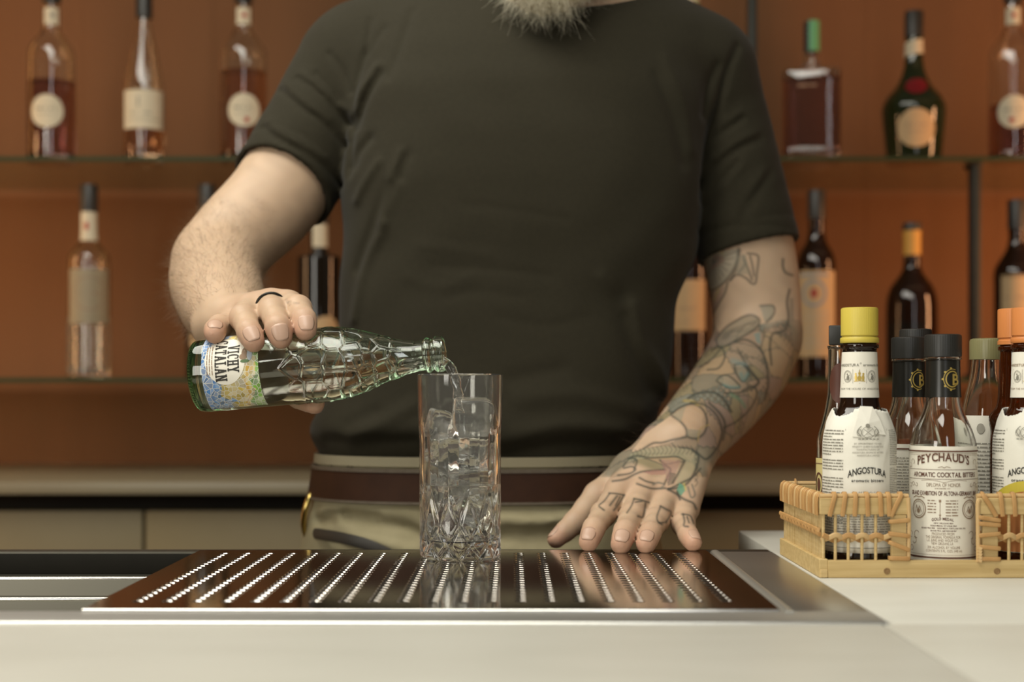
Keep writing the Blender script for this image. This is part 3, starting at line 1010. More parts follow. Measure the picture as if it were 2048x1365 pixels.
# pouring stream
pts = catmull([W(883, 722, 1.125), W(897, 731, 1.124), W(907, 748, 1.123), W(914, 772, 1.121), W(917, 800, 1.119), W(917, 826, 1.118)], 6)
rad = [0.0040 + 0.0009 * math.sin(i * 0.9) * (i / len(pts)) for i in range(len(pts))]
v, f = tube_geo(pts, rad, 20, 0.75, up=(0, -1, 0))
o = obj('water_stream', make_mesh('water_stream', v, f, True), G['water'])
tag(o, 'thin stream of water falling from the bottle mouth onto the ice', 'water')

# glass water bottle held by the man
G['green_tint'] = mat('pale_green_glass', (0.97, 0.99, 0.96), 0.0, 0, 1.0, 1.5, vol=((0.50, 0.82, 0.50), 42.0))
A0, A1 = W(392, 753.5, 1.144), W(889, 707.5, 1.125)
ax = (A1 - A0).normalized()
LB = (A1 - A0).length
yc = (Vector((0, 1, 0)) - ax * ax.y).normalized()
xc = yc.cross(ax)
vb = thing('water_bottle', 'pale green glass water bottle with a mosaic label tilted over the highball glass', 'bottle', A0)
rotm = Matrix((xc, yc, ax)).transposed() @ Matrix.Rotation(R(-21), 3, 'Z')
vb.rotation_euler = rotm.to_euler()
bp = [(0.0215, 0), (0.0262, 0.0012), (0.0285, 0.0045), (0.0293, 0.010), (0.0294, 0.03), (0.0294, 0.06), (0.0295, 0.085), (0.0297, 0.104), (0.0292, 0.112), (0.0280, 0.122), (0.0256, 0.133), (0.0222, 0.1435), (0.0180, 0.1555),
      (0.0148, 0.167), (0.0126, 0.178), (0.0117, 0.1855), (0.0120, 0.1862), (0.0139, 0.1880), (0.0140, 0.1905), (0.0124, 0.1925), (0.0123, 0.1938), (0.0141, 0.1955), (0.0144, 0.1975), (0.0141, LB - 0.0012), (0.0128, LB)]
P = [(p[0], p[1]) for p in prof_smooth(bp, 9)]
# embossed cells on the shoulder
cells = []
cr = random.Random(5)
z = 0.074
row = 0
while z < 0.176:
    rr = float(np.interp(z, [q[1] for q in bp], [q[0] for q in bp]))
    step = 0.0170 if z < 0.12 else 0.0125
    nn = max(7, int(2 * math.pi * rr / step))
    for k in range(nn):
        cells.append(((k + 0.5 * (row % 2) + cr.uniform(-0.3, 0.3)) * 2 * math.pi / nn, z + cr.uniform(-0.0036, 0.0036)))
    z += step * 0.86
    row += 1
CA = np.array([c[0] for c in cells]); CZZ = np.array([c[1] for c in cells])
def emboss(a, zz, r):
    d = np.hypot((((CA - a + math.pi) % (2 * math.pi)) - math.pi) * r, CZZ - zz)
    i = np.argpartition(d, 2)[:2]
    e = abs(d[i[0]] - d[i[1]])
    fade = min(1, max(0, (zz - 0.070) / 0.012)) * min(1, max(0, (0.171 - zz) / 0.006))
    if 0.070 < zz < 0.09:
        fade *= 0.5 + 0.5 * math.sin(a * 3 + 1)
    return 0.00080 * math.exp(-(e / 0.0009) ** 2) * fade
nb = 260
dense = []
for i in range(len(P)):
    dense.append(P[i])
zz_ = [p[1] for p in P]; rr_ = [p[0] for p in P]
Pd = [p for p in P if p[1] < 0.066] + [(float(np.interp(z, zz_, rr_)), z) for z in np.linspace(0.066, 0.1765, 165)] + [p for p in P if p[1] > 0.1768]
th = lambda z: 0.0027 + 0.0006 * (z > 0.18)
binn = [(r_ - th(z_), z_) for r_, z_ in P if z_ > 0.010 and z_ < LB - 0.0008]
def knurl(a, z):
    d = emboss(a, z, float(np.interp(z, zz_, rr_))) if 0.066 < z < 0.176 else 0
    if 0.0005 < z < 0.005:
        d += 0.0004 * math.cos(a * 72) * math.sin(math.pi * (z - 0.0005) / 0.0045)
    return d
v, f = lathe([(0, 0.003), (0.012, 0.0022), (0.0185, 0.0005)] + Pd, nb, knurl)
v2, f2 = lathe([Pd[-1]] + binn[::-1] + [(0.0255, 0.0088), (0.020, 0.0072), (0.010, 0.0088), (0, 0.0095)], nb)
m_ = MB().add(v, f).add(v2, f2)
me_ = make_mesh('glass_body', m_.v, m_.f, True)
bm = bmesh.new(); bm.from_mesh(me_); bmesh.ops.remove_doubles(bm, verts=bm.verts, dist=1e-5); bmesh.ops.recalc_face_normals(bm, faces=bm.faces); bm.to_mesh(me_); bm.free()
obj('glass_body', me_, G['green_tint'], vb)
# water inside, levelled where the bottle lies
lp = [(0, 0.0085), (0.010, 0.0078), (0.020, 0.0062), (0.0258, 0.0078)] + [(r_ + 0.00025, z_) for r_, z_ in binn] + [(0, binn[-1][1])]
v, f = lathe(lp, 72)
me_ = make_mesh('water', v, f, 40)
bm = bmesh.new(); bm.from_mesh(me_)
inv = rotm.transposed()
plane_p = inv @ (W(850, 703, 1.127) - A0)
plane_n = inv @ Vector((0, 0, 1))
g = bmesh.ops.bisect_plane(bm, geom=list(bm.verts) + list(bm.edges) + list(bm.faces), plane_co=plane_p, plane_no=plane_n, clear_outer=True)
bmesh.ops.holes_fill(bm, edges=[e for e in bm.edges if e.is_boundary], sides=0)
bmesh.ops.recalc_face_normals(bm, faces=bm.faces)
bm.to_mesh(me_); bm.free(); me_.set_sharp_from_angle(angle=R(35))
obj('water', me_, G['water'], vb)
# label
lab = bpy.data.materials.new('mosaic_label'); lab.use_nodes = True
nt = lab.node_tree; pb = nt.nodes['Principled BSDF']; pb.inputs['Roughness'].default_value = 0.5
uv = nt.nodes.new('ShaderNodeUVMap'); uv.uv_map = 'UVMap'
vo = nt.nodes.new('ShaderNodeTexVoronoi'); vo.feature = 'DISTANCE_TO_EDGE'; vo.voronoi_dimensions = '2D'; vo.inputs['Scale'].default_value = 270
vc = nt.nodes.new('ShaderNodeTexVoronoi'); vc.voronoi_dimensions = '2D'; vc.inputs['Scale'].default_value = 270
sep = nt.nodes.new('ShaderNodeSeparateXYZ')
L = nt.links.new
L(uv.outputs[0], vo.inputs['Vector']); L(uv.outputs[0], vc.inputs['Vector']); L(uv.outputs[0], sep.inputs[0])
nz = nt.nodes.new('ShaderNodeTexNoise'); nz.noise_dimensions = '2D'; nz.inputs['Scale'].default_value = 60; L(uv.outputs[0], nz.inputs['Vector'])
ma = nt.nodes.new('ShaderNodeMath'); ma.operation = 'MULTIPLY_ADD'; L(nz.outputs['Fac'], ma.inputs[0]); ma.inputs[1].default_value = 0.030; L(sep.outputs[1], ma.inputs[2])
rp = nt.nodes.new('ShaderNodeValToRGB'); rp.color_ramp.interpolation = 'CONSTANT'
mr = nt.nodes.new('ShaderNodeMapRange'); mr.inputs[1].default_value = 0.028; mr.inputs[2].default_value = 0.078; L(ma.outputs[0], mr.inputs[0]); L(mr.outputs[0], rp.inputs[0])
els = rp.color_ramp.elements
els[0].position = 0; els[0].color = (0.15, 0.27, 0.50, 1)
els[1].position = 0.40; els[1].color = (0.60, 0.48, 0.18, 1)
for pos, col in ((0.22, (0.24, 0.36, 0.55, 1)), (0.55, (0.66, 0.55, 0.28, 1)), (0.64, (0.58, 0.38, 0.10, 1)), (0.72, (0.64, 0.55, 0.25, 1)), (0.80, (0.24, 0.42, 0.12, 1)), (0.90, (0.42, 0.55, 0.26, 1))):
    e = els.new(pos); e.color = col
hv = nt.nodes.new('ShaderNodeHueSaturation'); L(rp.outputs[0], hv.inputs['Color'])
sp2 = nt.nodes.new('ShaderNodeSeparateColor'); L(vc.outputs['Color'], sp2.inputs[0])
mv = nt.nodes.new('ShaderNodeMapRange'); mv.inputs[3].default_value = 0.6; mv.inputs[4].default_value = 1.25; L(sp2.outputs[0], mv.inputs[0]); L(mv.outputs[0], hv.inputs['Value'])
ms = nt.nodes.new('ShaderNodeMapRange'); ms.inputs[3].default_value = 0.6; ms.inputs[4].default_value = 1.25; L(sp2.outputs[1], ms.inputs[0]); L(ms.outputs[0], hv.inputs['Saturation'])
th_ = nt.nodes.new('ShaderNodeMath'); th_.operation = 'LESS_THAN'; th_.inputs[1].default_value = 0.055; L(vo.outputs['Distance'], th_.inputs[0])
mx = nt.nodes.new('ShaderNodeMix'); mx.data_type = 'RGBA'; L(th_.outputs[0], mx.inputs[0]); L(hv.outputs[0], mx.inputs[6]); mx.inputs[7].default_value = (0.68, 0.67, 0.58, 1)
L(mx.outputs[2], pb.inputs['Base Color'])
brf = prof_r(P)
fn = wrap(brf, 0.0004)
u0, u1, v0, v1 = -0.040, 0.046, 0.0142, 0.0598
vv, ff = patch(fn, u0, u1, v0, v1, 64, 8)
me_ = make_mesh('mosaic_label', vv, ff, True)
ul = me_.uv_layers.new(name='UVMap')
uvs = [(u0 + (u1 - u0) * (i % 65) / 64, v0 + (v1 - v0) * (i // 65) / 8) for i in range(len(vv))]
for lp_ in me_.loops:
    ul.data[lp_.index].uv = uvs[lp_.vertex_index]
ml = obj('mosaic_label', me_, lab, vb)
vv, ff = disc_patch(wrap(brf, 0.0006), 0.0, 0.0333, 0.0205, 0.0163, 48, 5)
dl = obj('label_disc', make_mesh('label_disc', vv, ff, True), P_['white'], vb)
# condensed slab letters
def slab_letter(ch):
    q = []
    def bar(x0, y0, x1, y1): q.append([(x0, y0), (x1, y0), (x1, y1), (x0, y1)])
    def dia(x0, y0, x1, y1, w): q.append([(x0 - w / 2, y0), (x0 + w / 2, y0), (x1 + w / 2, y1), (x1 - w / 2, y1)])
    s, w = 0.13, 0.17
    def stem(x, serif=0.09):
        bar(x - w / 2, 0, x + w / 2, 1); bar(x - w / 2 - serif, 0, x + w / 2 + serif, s); bar(x - w / 2 - serif, 1 - s, x + w / 2 + serif, 1)
    if ch == 'I': stem(0.2)
    elif ch == 'H': stem(0.18); stem(0.54); bar(0.18, 0.44, 0.54, 0.56)
    elif ch == 'N': stem(0.15, 0.07); stem(0.57, 0.07); dia(0.55, 0.05, 0.16, 0.95, 0.2)
    elif ch == 'L': stem(0.2); bar(0.2, 0, 0.62, s); bar(0.5, 0, 0.62, 0.34)
    elif ch == 'T': stem(0.34); bar(0.04, 1 - s, 0.64, 1); bar(0.04, 0.68, 0.15, 1); bar(0.53, 0.68, 0.64, 1)
    elif ch == 'A':
        dia(0.14, 0, 0.36, 1, 0.16); dia(0.58, 0, 0.36, 1, 0.2); bar(0.2, 0.28, 0.54, 0.4)
        bar(0.01, 0, 0.28, s); bar(0.44, 0, 0.72, s)
    elif ch == 'V':
        dia(0.36, 0, 0.14, 1, 0.2); dia(0.36, 0, 0.58, 1, 0.16); bar(0.0, 1 - s, 0.28, 1); bar(0.44, 1 - s, 0.72, 1)
    elif ch == 'Y':
        dia(0.36, 0.42, 0.14, 1, 0.2); dia(0.36, 0.42, 0.58, 1, 0.16); bar(0.27, 0, 0.45, 0.46); bar(0.18, 0, 0.54, s); bar(0.0, 1 - s, 0.28, 1); bar(0.44, 1 - s, 0.72, 1)
    elif ch == 'C':
        n = 14
        for i in range(n):
            a0, a1 = R(52 + 256 * i / n), R(52 + 256 * (i + 1) / n)
            o0 = (0.36 + 0.31 * math.cos(a0), 0.5 + 0.5 * math.sin(a0)); o1 = (0.36 + 0.31 * math.cos(a1), 0.5 + 0.5 * math.sin(a1))
            i0 = (0.36 + 0.14 * math.cos(a0), 0.5 + 0.38 * math.sin(a0)); i1 = (0.36 + 0.14 * math.cos(a1), 0.5 + 0.38 * math.sin(a1))
            q.append([o0, o1, i1, i0])
        bar(0.53, 0.64, 0.63, 0.97)
    return q, {'I': 0.4, 'L': 0.66, 'T': 0.68, 'C': 0.70}.get(ch, 0.74)
def slab_word(p, s, u, v, h, width):
    x, it = 0, []
    for ch in s:
        q, wd = slab_letter(ch)
        it.append((x, q)); x += wd + 0.03
    sx = width / x
    for x0, q in it:
        for poly in q:
            p.raw([(u + (a + x0 - x / 2) * sx, v + b * h) for a, b in poly], [(0, 1, 2, 3)])
p = Print()
slab_word(p, 'VICHY', 0.0, 0.0352, 0.0094, 0.0235)
slab_word(p, 'CATALAN', -0.0005, 0.0250, 0.0094, 0.0365)
p.build('label_print', P_['ink'], dl, wrap(brf, 0.0008))
p = Print()
for k in range(3): p.words(-0.012, 0.012, 0.0224 - 0.0020 * k, 0.0009, random.Random(k))
p.build('small_print', P_['ink_tan'], dl, wrap(brf, 0.0008))
p = Print(); p.disc(-0.003, 0.0487, 0.0052, 0.0022); p.disc(-0.0005, 0.0478, 0.0026, 0.0030); p.build('crest', P_['ink_tan'], dl, wrap(brf, 0.0007))
p = Print(); p.disc(-0.002, 0.0530, 0.0050, 0.0021); p.build('crest_shield', mat('pale_blue_print', (0.42, 0.47, 0.52), 0.6), dl, wrap(brf, 0.00076))
p = Print(); p.disc(0.0032, 0.0492, 0.0013, 0.0036); p.build('crest_leaf', mat('leaf_print', (0.10, 0.17, 0.07), 0.6), dl, wrap(brf, 0.00082))
p = Print()
for k in range(12):
    p.rect(0.036 + 0.0, 0.0185 + 0.0016 * k, 0.0455, 0.0185 + 0.0016 * k + (0.0006 if k % 3 else 0.001))
p.build('barcode', P_['ink_grey'], ml, wrap(brf, 0.0006))
# ------------------------------------------------------------------ bamboo basket with bitters
B_ = {}
B_['bamboo'] = mat('pale_bamboo', (0.52, 0.36, 0.150), 0.5, var=(40, (0.62, 0.46, 0.22), 0.16), stretch=(1, 1, 12))
B_['rail'] = mat('bamboo_rail', (0.50, 0.345, 0.140), 0.5, var=(16, (0.62, 0.455, 0.21), 0.16), stretch=(1, 9, 16), bump=(60, 0.1))
B_['peg'] = mat('dark_peg', (0.20, 0.11, 0.04), 0.6, var=(300, (0.34, 0.21, 0.09), 0.2))
B_['rattan_dark'] = mat('dark_cane', (0.33, 0.16, 0.05), 0.5, var=(90, (0.44, 0.25, 0.09), 0.3))
B_['rattan'] = mat('rattan_cane', (0.43, 0.225, 0.075), 0.48, var=(90, (0.54, 0.32, 0.125), 0.3))
B_['rattan_pale'] = mat('pale_cane', (0.55, 0.35, 0.15), 0.48, var=(90, (0.61, 0.42, 0.20), 0.3))
X0, X1, Y0, Y1 = 0.2165, 0.4150, 1.0015, 1.1500
bk = thing('bamboo_basket', 'bamboo and rattan basket with a cut-out front holding the bitters bottles', 'basket', (X0, Y0, CT + 0.0002))
zb = CT + 0.0002
def wbox(name, lo, hi, m, bev=0.0004):
    return child(name, MB().box(lo, hi, bev, 1), m, bk)
RH, TH0, TH1 = 0.0122, 0.0446, 0.0562
# bottom rails and base slats
front_rail = wbox('bottom_rail', (X0 + 0.006, Y0, zb), (X1, Y0 + 0.006, zb + RH), B_['rail'])
wbox('bottom_rail', (X0, Y0 + 0.0002, zb), (X0 + 0.006, Y1, zb + RH + 0.001), B_['rail'])
wbox('bottom_rail', (X0 + 0.006, Y1 - 0.006, zb), (X1, Y1, zb + RH), B_['rail'])
wbox('bottom_rail', (X1, Y0 + 0.0002, zb), (X1 + 0.006, Y1, zb + RH), B_['rail'])
wbox('corner_joint', (X0 + 0.0006, Y0 - 0.0005, zb + 0.0002), (X0 + 0.0058, Y0 + 0.001, zb + 0.006), B_['bamboo'])
yy = Y0 + 0.0075
while yy < Y1 - 0.012:
    wbox('base_slat', (X0 + 0.0062, yy, zb + 0.001), (X1 - 0.0002, yy + 0.0105, zb + 0.0036), B_['bamboo'])
    yy += 0.0125
# pegs in the front rail: a ring-shaped recess and a plug
for px in (1774, 1994):
    cx_ = (px - 1024) / F * Y0
    cz_ = CZ - (1143 - HY) / F * Y0
    v, f = lathe([(0.0023, 0), (0.0023, 0.0005), (0.0017, 0.0006), (0.0015, 0.0001), (0, 0.0001)], 20)
    v = [(cx_ + a, Y0 - c * 0.6, cz_ + b) for a, b, c in v]
    child('peg', MB().add(v, f), B_['peg'], bk)
# front: two side fields, each with rods, an upright, a top rail and wrapping
def fx(px): return (px - 1024) / F * Y0
def fz(py): return CZ - (py - HY) / F * Y0
def front_field(xa, xb, up0, up1, rods):
    zt0, zt1 = zb + TH0, zb + TH1
    wbox('top_rail', (xa, Y0 + 0.0002, zt0), (xb, Y0 + 0.0045, zt1), B_['rail'])
    child('rim_cane', MB().tube(catmull([(xa, Y0 + 0.003, zt1 + 0.0012), ((xa + xb) / 2, Y0 + 0.003, zt1 + 0.0014), (xb, Y0 + 0.003, zt1 + 0.0012)], 4), 0.0018, 8), B_['rattan_pale'], bk)
    wbox('upright', (up0, Y0 + 0.0006, zb + RH), (up1, Y0 + 0.0046, zt0), B_['rail'])
    for x in rods:
        child('rod', MB().tube([(x, Y0 + 0.003, zb + RH - 0.001), (x, Y0 + 0.003, zt0 + 0.001)], 0.00115, 8), B_['bamboo'], bk)
def cane(pts, w=0.0016, name='wrap', m='rattan', flat=0.45, n=4):
    child(name, MB().tube(catmull(pts, n), w, 8, flat, up=(0, -1, 0)), B_[m], bk)
front_field(X0 + 0.0006, fx(1819), fx(1783.5), fx(1814), [fx(p) for p in (1648.5, 1672.5, 1698.5, 1726, 1753.5)])
front_field(fx(1956), X1, fx(1966), fx(1997), [fx(p) for p in (2020.5, 2047, 2074, 2101)])
yf_, zt = Y0 - 0.0008, zb + TH1 + 0.0026
def over(x0, x1, zlow=None):
    zl_ = zb + TH0 - 0.0012 if zlow is None else zlow
    cane([(x0, yf_, zl_), ((x0 + x1) / 2, yf_ - 0.0004, (zl_ + zt) / 2), (x1, yf_, zt - 0.001), (x1, Y0 + 0.003, zt + 0.0012), (x1 - 0.0006, Y0 + 0.0062, zt - 0.003)], 0.0016)
for a, b in ((1659, 1669), (1684.5, 1690), (1709, 1711), (1735.5, 1734), (1762, 1760), (1778.5, 1777), (1781.5, 1801), (2005, 2001), (2030, 2027), (2056, 2054), (2082, 2080), (1992, 1967)):
    over(fx(a), fx(b))
# wraps around the uprights
for (xa, xb, rows) in ((1780, 1818, ((1044, 1041), (1068, 1073), (1086, 1101), (1117, 1118))),
                       (1958, 1999, ((1035, 1042), (1048, 1051), (1072, 1068), (1094, 1098), (1118, 1119)))):
    for (ya, yb_) in rows:
        cane([(fx(xa), Y0 + 0.004, fz(ya)), (fx(xa), yf_, fz(ya)), (fx((xa + xb) / 2), yf_ - 0.0003, fz((ya + yb_) / 2)), (fx(xb), yf_, fz(yb_)), (fx(xb), Y0 + 0.004, fz(yb_))], 0.0015)
# vertical canes at the edge of the opening
cane([(fx(1817), yf_ + 0.001, fz(996)), (fx(1818.5), yf_ + 0.001, fz(1045)), (fx(1817), yf_ + 0.001, fz(1122))], 0.0014, 'edge_cane', 'rattan_pale', 0.8)
cane([(fx(1959), yf_ + 0.001, fz(1000)), (fx(1956), yf_ + 0.001, fz(1010)), (fx(1956.5), yf_ + 0.001, fz(1060)), (fx(1957), yf_ + 0.001, fz(1125))], 0.0016, 'edge_cane', 'rattan_pale', 0.8)
for k in range(5):
    cane([(fx(1955), yf_ - 0.0004, fz(1096 + 6 * k)), (fx(1962), yf_ - 0.001, fz(1099 + 6 * k))], 0.0013, 'wrap', 'rattan_pale')
# braid half-way up
def braid(rods, xa, xb):
    xs = [xa] + [fx(p) for p in rods] + [xb]
    zc = fz(1077)
    for s in (1, -1):
        pts = []
        for i, x in enumerate(xs):
            q = s * (1 if i % 2 else -1)
            pts.append((x, Y0 + 0.003 - q * 0.0022, zc + q * 0.0021))
            if i < len(xs) - 1:
                pts.append(((x + xs[i + 1]) / 2, Y0 + 0.0022, zc))
        cane(pts, 0.0019, 'braid_cane', 'rattan_pale' if s > 0 else 'rattan', 0.5, 4)
braid((1672.5, 1698.5, 1726, 1753.5), fx(1646), fx(1784))
braid((2020.5, 2047, 2074), fx(1996), fx(2101))
# left side (and plain far sides): close-set slats, wrapped top
def side_wall(xw, inward, full=True):
    ztop = zb + TH1
    sl = 13
    dy = (Y1 - Y0 - 0.010) / sl
    rs = random.Random(4)
    for k in range(sl):
        y0 = Y0 + 0.006 + k * dy
        off = rs.uniform(0, 0.0007)
        wbox('slat', (min(xw, xw + inward * 0.002) + off, y0 + 0.0009, zb + RH), (max(xw, xw + inward * 0.002) + off, y0 + dy - 0.0009, ztop - 0.010), B_['bamboo'], 0.0003)
    wbox('top_rail', (min(xw - inward * 0.0006, xw + inward * 0.0035), Y0 + 0.0046, ztop - 0.0115), (max(xw - inward * 0.0006, xw + inward * 0.0035), Y1 - 0.001, ztop), B_['rail'])
    if not full:
        return
    nw = 25
    for k in range(nw):
        y = Y0 + 0.008 + (Y1 - Y0 - 0.012) * k / (nw - 1)
        xo = xw - inward * 0.0022
        child('wrap', MB().tube(catmull([(xo + inward * 0.0004, y + 0.0012, ztop - 0.0125), (xo, y, ztop - 0.004), (xo + inward * 0.0008, y - 0.0005, ztop + 0.0014), (xw + inward * 0.0022, y - 0.0008, ztop + 0.0026), (xw + inward * 0.0050, y - 0.0006, ztop - 0.0010), (xw + inward * 0.0052, y, ztop - 0.011)], 3), 0.0021, 8, 0.4, up=(-inward, 0, 0.01)), B_[('rattan', 'rattan_dark', 'rattan_pale', 'rattan')[(k * 7) % 4]], bk)
    for s in (0, 1):
        pts = [(xw - inward * (0.0012 + 0.001 * ((k + s) % 2)), Y0 + 0.004 + (Y1 - Y0 - 0.006) * k / 24, zb + 0.0305 + s * 0.0022 + 0.0008 * ((k + s) % 2)) for k in range(25)]
        child('mid_cane', MB().tube(catmull(pts, 2), 0.0019, 8, 0.6, up=(-inward, 0, 0.01)), B_['rattan'], bk)
side_wall(X0 + 0.0022, 1)
side_wall(X1 + 0.004, -1, False)
# back wall
for k in range(15):
    x = X0 + 0.010 + (X1 - X0 - 0.02) * k / 14
    child('rod', MB().tube([(x, Y1 - 0.003, zb + RH - 0.001), (x, Y1 - 0.003, zb + TH0 + 0.001)], 0.00115, 8), B_['bamboo'], bk)
wbox('top_rail', (X0 + 0.0046, Y1 - 0.0048, zb + TH0), (X1, Y1 - 0.0006, zb + TH1), B_['rail'])
child('rim_cane', MB().tube([(X0 + 0.003, Y1 - 0.003, zb + TH1 + 0.0012), (X1, Y1 - 0.003, zb + TH1 + 0.0012)], 0.0019, 8), B_['rattan_pale'], bk)
for k in range(9):
    x = X0 + 0.012 + (X1 - X0 - 0.024) * k / 8
    child('wrap', MB().tube(catmull([(x, Y1 + 0.0002, zb + TH0), (x, Y1 - 0.001, zb + TH1 + 0.0024), (x, Y1 - 0.005, zb + TH1 + 0.0022), (x, Y1 - 0.0058, zb + TH0)], 3), 0.0016, 6, 0.5, up=(1, 0, 0.01)), B_['rattan'], bk)

# ---- bottles of bitters
BZ = zb + 0.0038
C_ = {'yellow': mat('yellow_cap', (0.60, 0.47, 0.075), 0.42), 'orange': mat('orange_cap', (0.62, 0.225, 0.065), 0.42),
      'olive': mat('olive_cap', (0.27, 0.25, 0.115), 0.35, 0, 0.25), 'sleeve': mat('black_sleeve', (0.014, 0.013, 0.010), 0.3),
      'newsprint': mat('crumpled_newsprint', (0.76, 0.73, 0.63), 0.7, var=(70, (0.81, 0.78, 0.68), 0.3), bump=(140, 0.25)),
      'maroon': mat('maroon_sticker', (0.085, 0.028, 0.016), 0.5)}
def bit(name, label, px, d, prof, *a, **k):
    return bottle(name, label, 'bottle', ((px - 1024) / F * d, d, BZ), fillet(prof, 4), *a, **k)

ango = [(0.0225, 0), (0.0248, 0.0012), (0.0254, 0.005), (0.0254, 0.02), (0.0254, 0.05), (0.0254, 0.088), (0.0245, 0.097), (0.0205, 0.108), (0.0158, 0.1145), (0.0143, 0.118), (0.0134, 0.125), (0.0124, 0.150), (0.0121, 0.158), (0.0134, 0.1590), (0.0137, 0.1605), (0.0134, 0.1618), (0.0119, 0.1625), (0.0117, 0.170), (0.0117, 0.174)]
def angostura(px, d, label, capm, pale, scale=1.0, orange=False, rz=0):
    pr = [(a * scale, b) for a, b in ango]
    r = bit('bitters_bottle', label, px, d, pr, G['amber' if orange else 'dark_brown'], level=0.135, liquid=Lq['dark_red'], rz=rz)
    closure(r, 0.1632, 0.1885, 0.0133 * scale, capm, 0.0012, 60, grooves=(0.1672,))
    v, f = lathe([(0.0134 * scale, 0.1628), (0.0138 * scale, 0.1634), (0.0138 * scale, 0.1662), (0.0134 * scale, 0.1668)], 40)
    obj('cap_ring', make_mesh('cap_ring', v, f, 40), capm, r)
    rf = prof_r(pr)
    # neck label
    nl = stick(r, 'neck_label', wrap(rf, 0.0004), -0.030 * scale, 0.030 * scale, 0.1232, 0.1562, P_['white'], 40, 4)
    p = Print()
    ik = 'ink_red' if orange else 'ink_grey'
    p.text('ANGOSTURA', -0.0085, 0.1458, 0.0019, 0.0165, 1); p.text('aromatic bitters' if not orange else 'orange bitters', 0.0125, 0.1458, 0.0019, 0.020, 1)
    p.ring(0.0008, 0.1478, 0.0005, 0.0005, 0.0002, 10)
    p.text('FROM THE HOUSE OF ANGOSTURA', 0.001, 0.1288, 0.0015, 0.034)
    p.build('label_print', P_['ink_tan' if orange else 'ink_grey'], nl, wrap(rf, 0.0006))
    p = Print()
    for u in (-0.0088, 0.0090):
        p.ring(u, 0.1385, 0.0033, 0.0042, 0.0003); p.ring(u, 0.1385, 0.0026, 0.0034, 0.0002)
        p.disc(u + 0.0004, 0.1375, 0.0012, 0.0018); p.disc(u - 0.0001, 0.1400, 0.0006, 0.0007); p.stroke([(u - 0.0014, 0.136), (u + 0.0016, 0.1395)], 0.0004)
    for a, b in (((-0.0128, 0.1335), (0.013, 0.1335)), ((-0.0128, 0.1436), (0.013, 0.1436)), ((-0.0046, 0.1335), (-0.0046, 0.1436)), ((0.0048, 0.1335), (0.0048, 0.1436))):
        p.stroke([a, ((a[0] + b[0]) / 2, (a[1] + b[1]) / 2), b], 0.0002)
    p.build('medals', P_['ink_grey'], nl, wrap(rf, 0.0006))
    p = Print()
    p.disc(0, 0.1372, 0.0013, 0.0021); p.disc(0, 0.1405, 0.0009, 0.0012); p.disc(0, 0.1424, 0.0004, 0.0006)
    for s in (-1, 1):
        p.disc(s * 0.0024, 0.1374, 0.0010, 0.0022); p.disc(s * 0.0026, 0.1402, 0.0007, 0.0008); p.stroke([(s * 0.0008, 0.1352), (s * 0.0036, 0.1350)], 0.0006)
    p.build('crest', P_['gold'], nl, wrap(rf, 0.0006))
    # paper wrapper: open at the top, ragged, with a torn flap
    wp = [(0.0262 * scale, 0.0), (0.0262 * scale, 0.090), (0.0256 * scale, 0.0960), (0.0240 * scale, 0.103), (0.0210 * scale, 0.1105), (0.0186 * scale, 0.1165), (0.0182 * scale, 0.120)]
    wf = prof_r(wp)
    rw = random.Random(9)
    jag = [rw.uniform(-0.0007, 0.0007) for _ in range(140)]
    def top(a):
        t = 0.1145 + 0.0012 * math.sin(3 * a + 1) + jag[int((a + math.pi) / (2 * math.pi) * 139) % 140] * 0.6
        if -1.05 < a < -0.22:
            t -= 0.0034 * (1 - ((a + 0.60) / 0.45) ** 2 * 0.55)
        return t
    crease = [(rw.uniform(-3.1, 3.1), rw.uniform(0.085, 0.112), rw.uniform(-40, 40), rw.uniform(0.0005, 0.0011)) for _ in range(16)]
    n, mm = 140, 26
    vv, ff = [], []
    for j in range(mm + 1):
        for i in range(n):
            a = -math.pi + 2 * math.pi * i / n
            t = j / mm
            z = 0.0125 + (top(a) - 0.0125) * (1 - (1 - t) ** 1.25)
            rr = wf(z)
            for (ca, cz_, sl_, am) in crease:
                da = (a - ca + math.pi) % (2 * math.pi) - math.pi
                rr += am * math.exp(-((da * 0.024 - (z - cz_) * 0.35) / 0.0011) ** 2) * math.exp(-((z - cz_) / 0.009) ** 2) * (1 if sl_ > 0 else -0.2)
            rr += 0.00025 * math.sin(9 * a + 40 * z)
            vv.append((rr * math.sin(a), -rr * math.cos(a), z))
    for j in range(mm):
        for i in range(n):
            a, b = j * n + i, j * n + (i + 1) % n
            ff.append((a, b, b + n, a + n))
    wo = obj('paper_wrapper', make_mesh('paper_wrapper', vv, ff, True), C_['newsprint'], r)
    so = wo.modifiers.new('thick', 'SOLIDIFY'); so.thickness = 0.0003; so.offset = -1
    pf = lambda off=0.0003: (lambda u, v: (lambda rr: (rr * math.sin(u / 0.0262), -rr * math.cos(u / 0.0262), v))(wf(v) + off + 0.00025 * math.sin(9 * u / 0.0262 + 40 * v)))
    # folded flap over the shoulder
    fl = [(0.0040, 0.0948), (-0.0050, 0.0955), (-0.0015, 0.1090), (0.0005, 0.1172), (0.0120, 0.1168), (0.0170, 0.107), (0.0200, 0.0968), (0.012, 0.0972)]
    cu_, cv_ = 0.007, 0.105
    vv = [pf(0.0013)(cu_, cv_)] + [pf(0.0009 if v < 0.1 else 0.0016)(u, v) for u, v in fl]
    fo = obj('torn_flap', make_mesh('torn_flap', vv, [(0, 1 + (i + 1) % len(fl), 1 + i) for i in range(len(fl))], False), C_['newsprint'], r)
    so = fo.modifiers.new('thick', 'SOLIDIFY'); so.thickness = 0.0003
    # print on the wrapper
    UC = 0.0062 if not orange else 0.0
    p = Print()
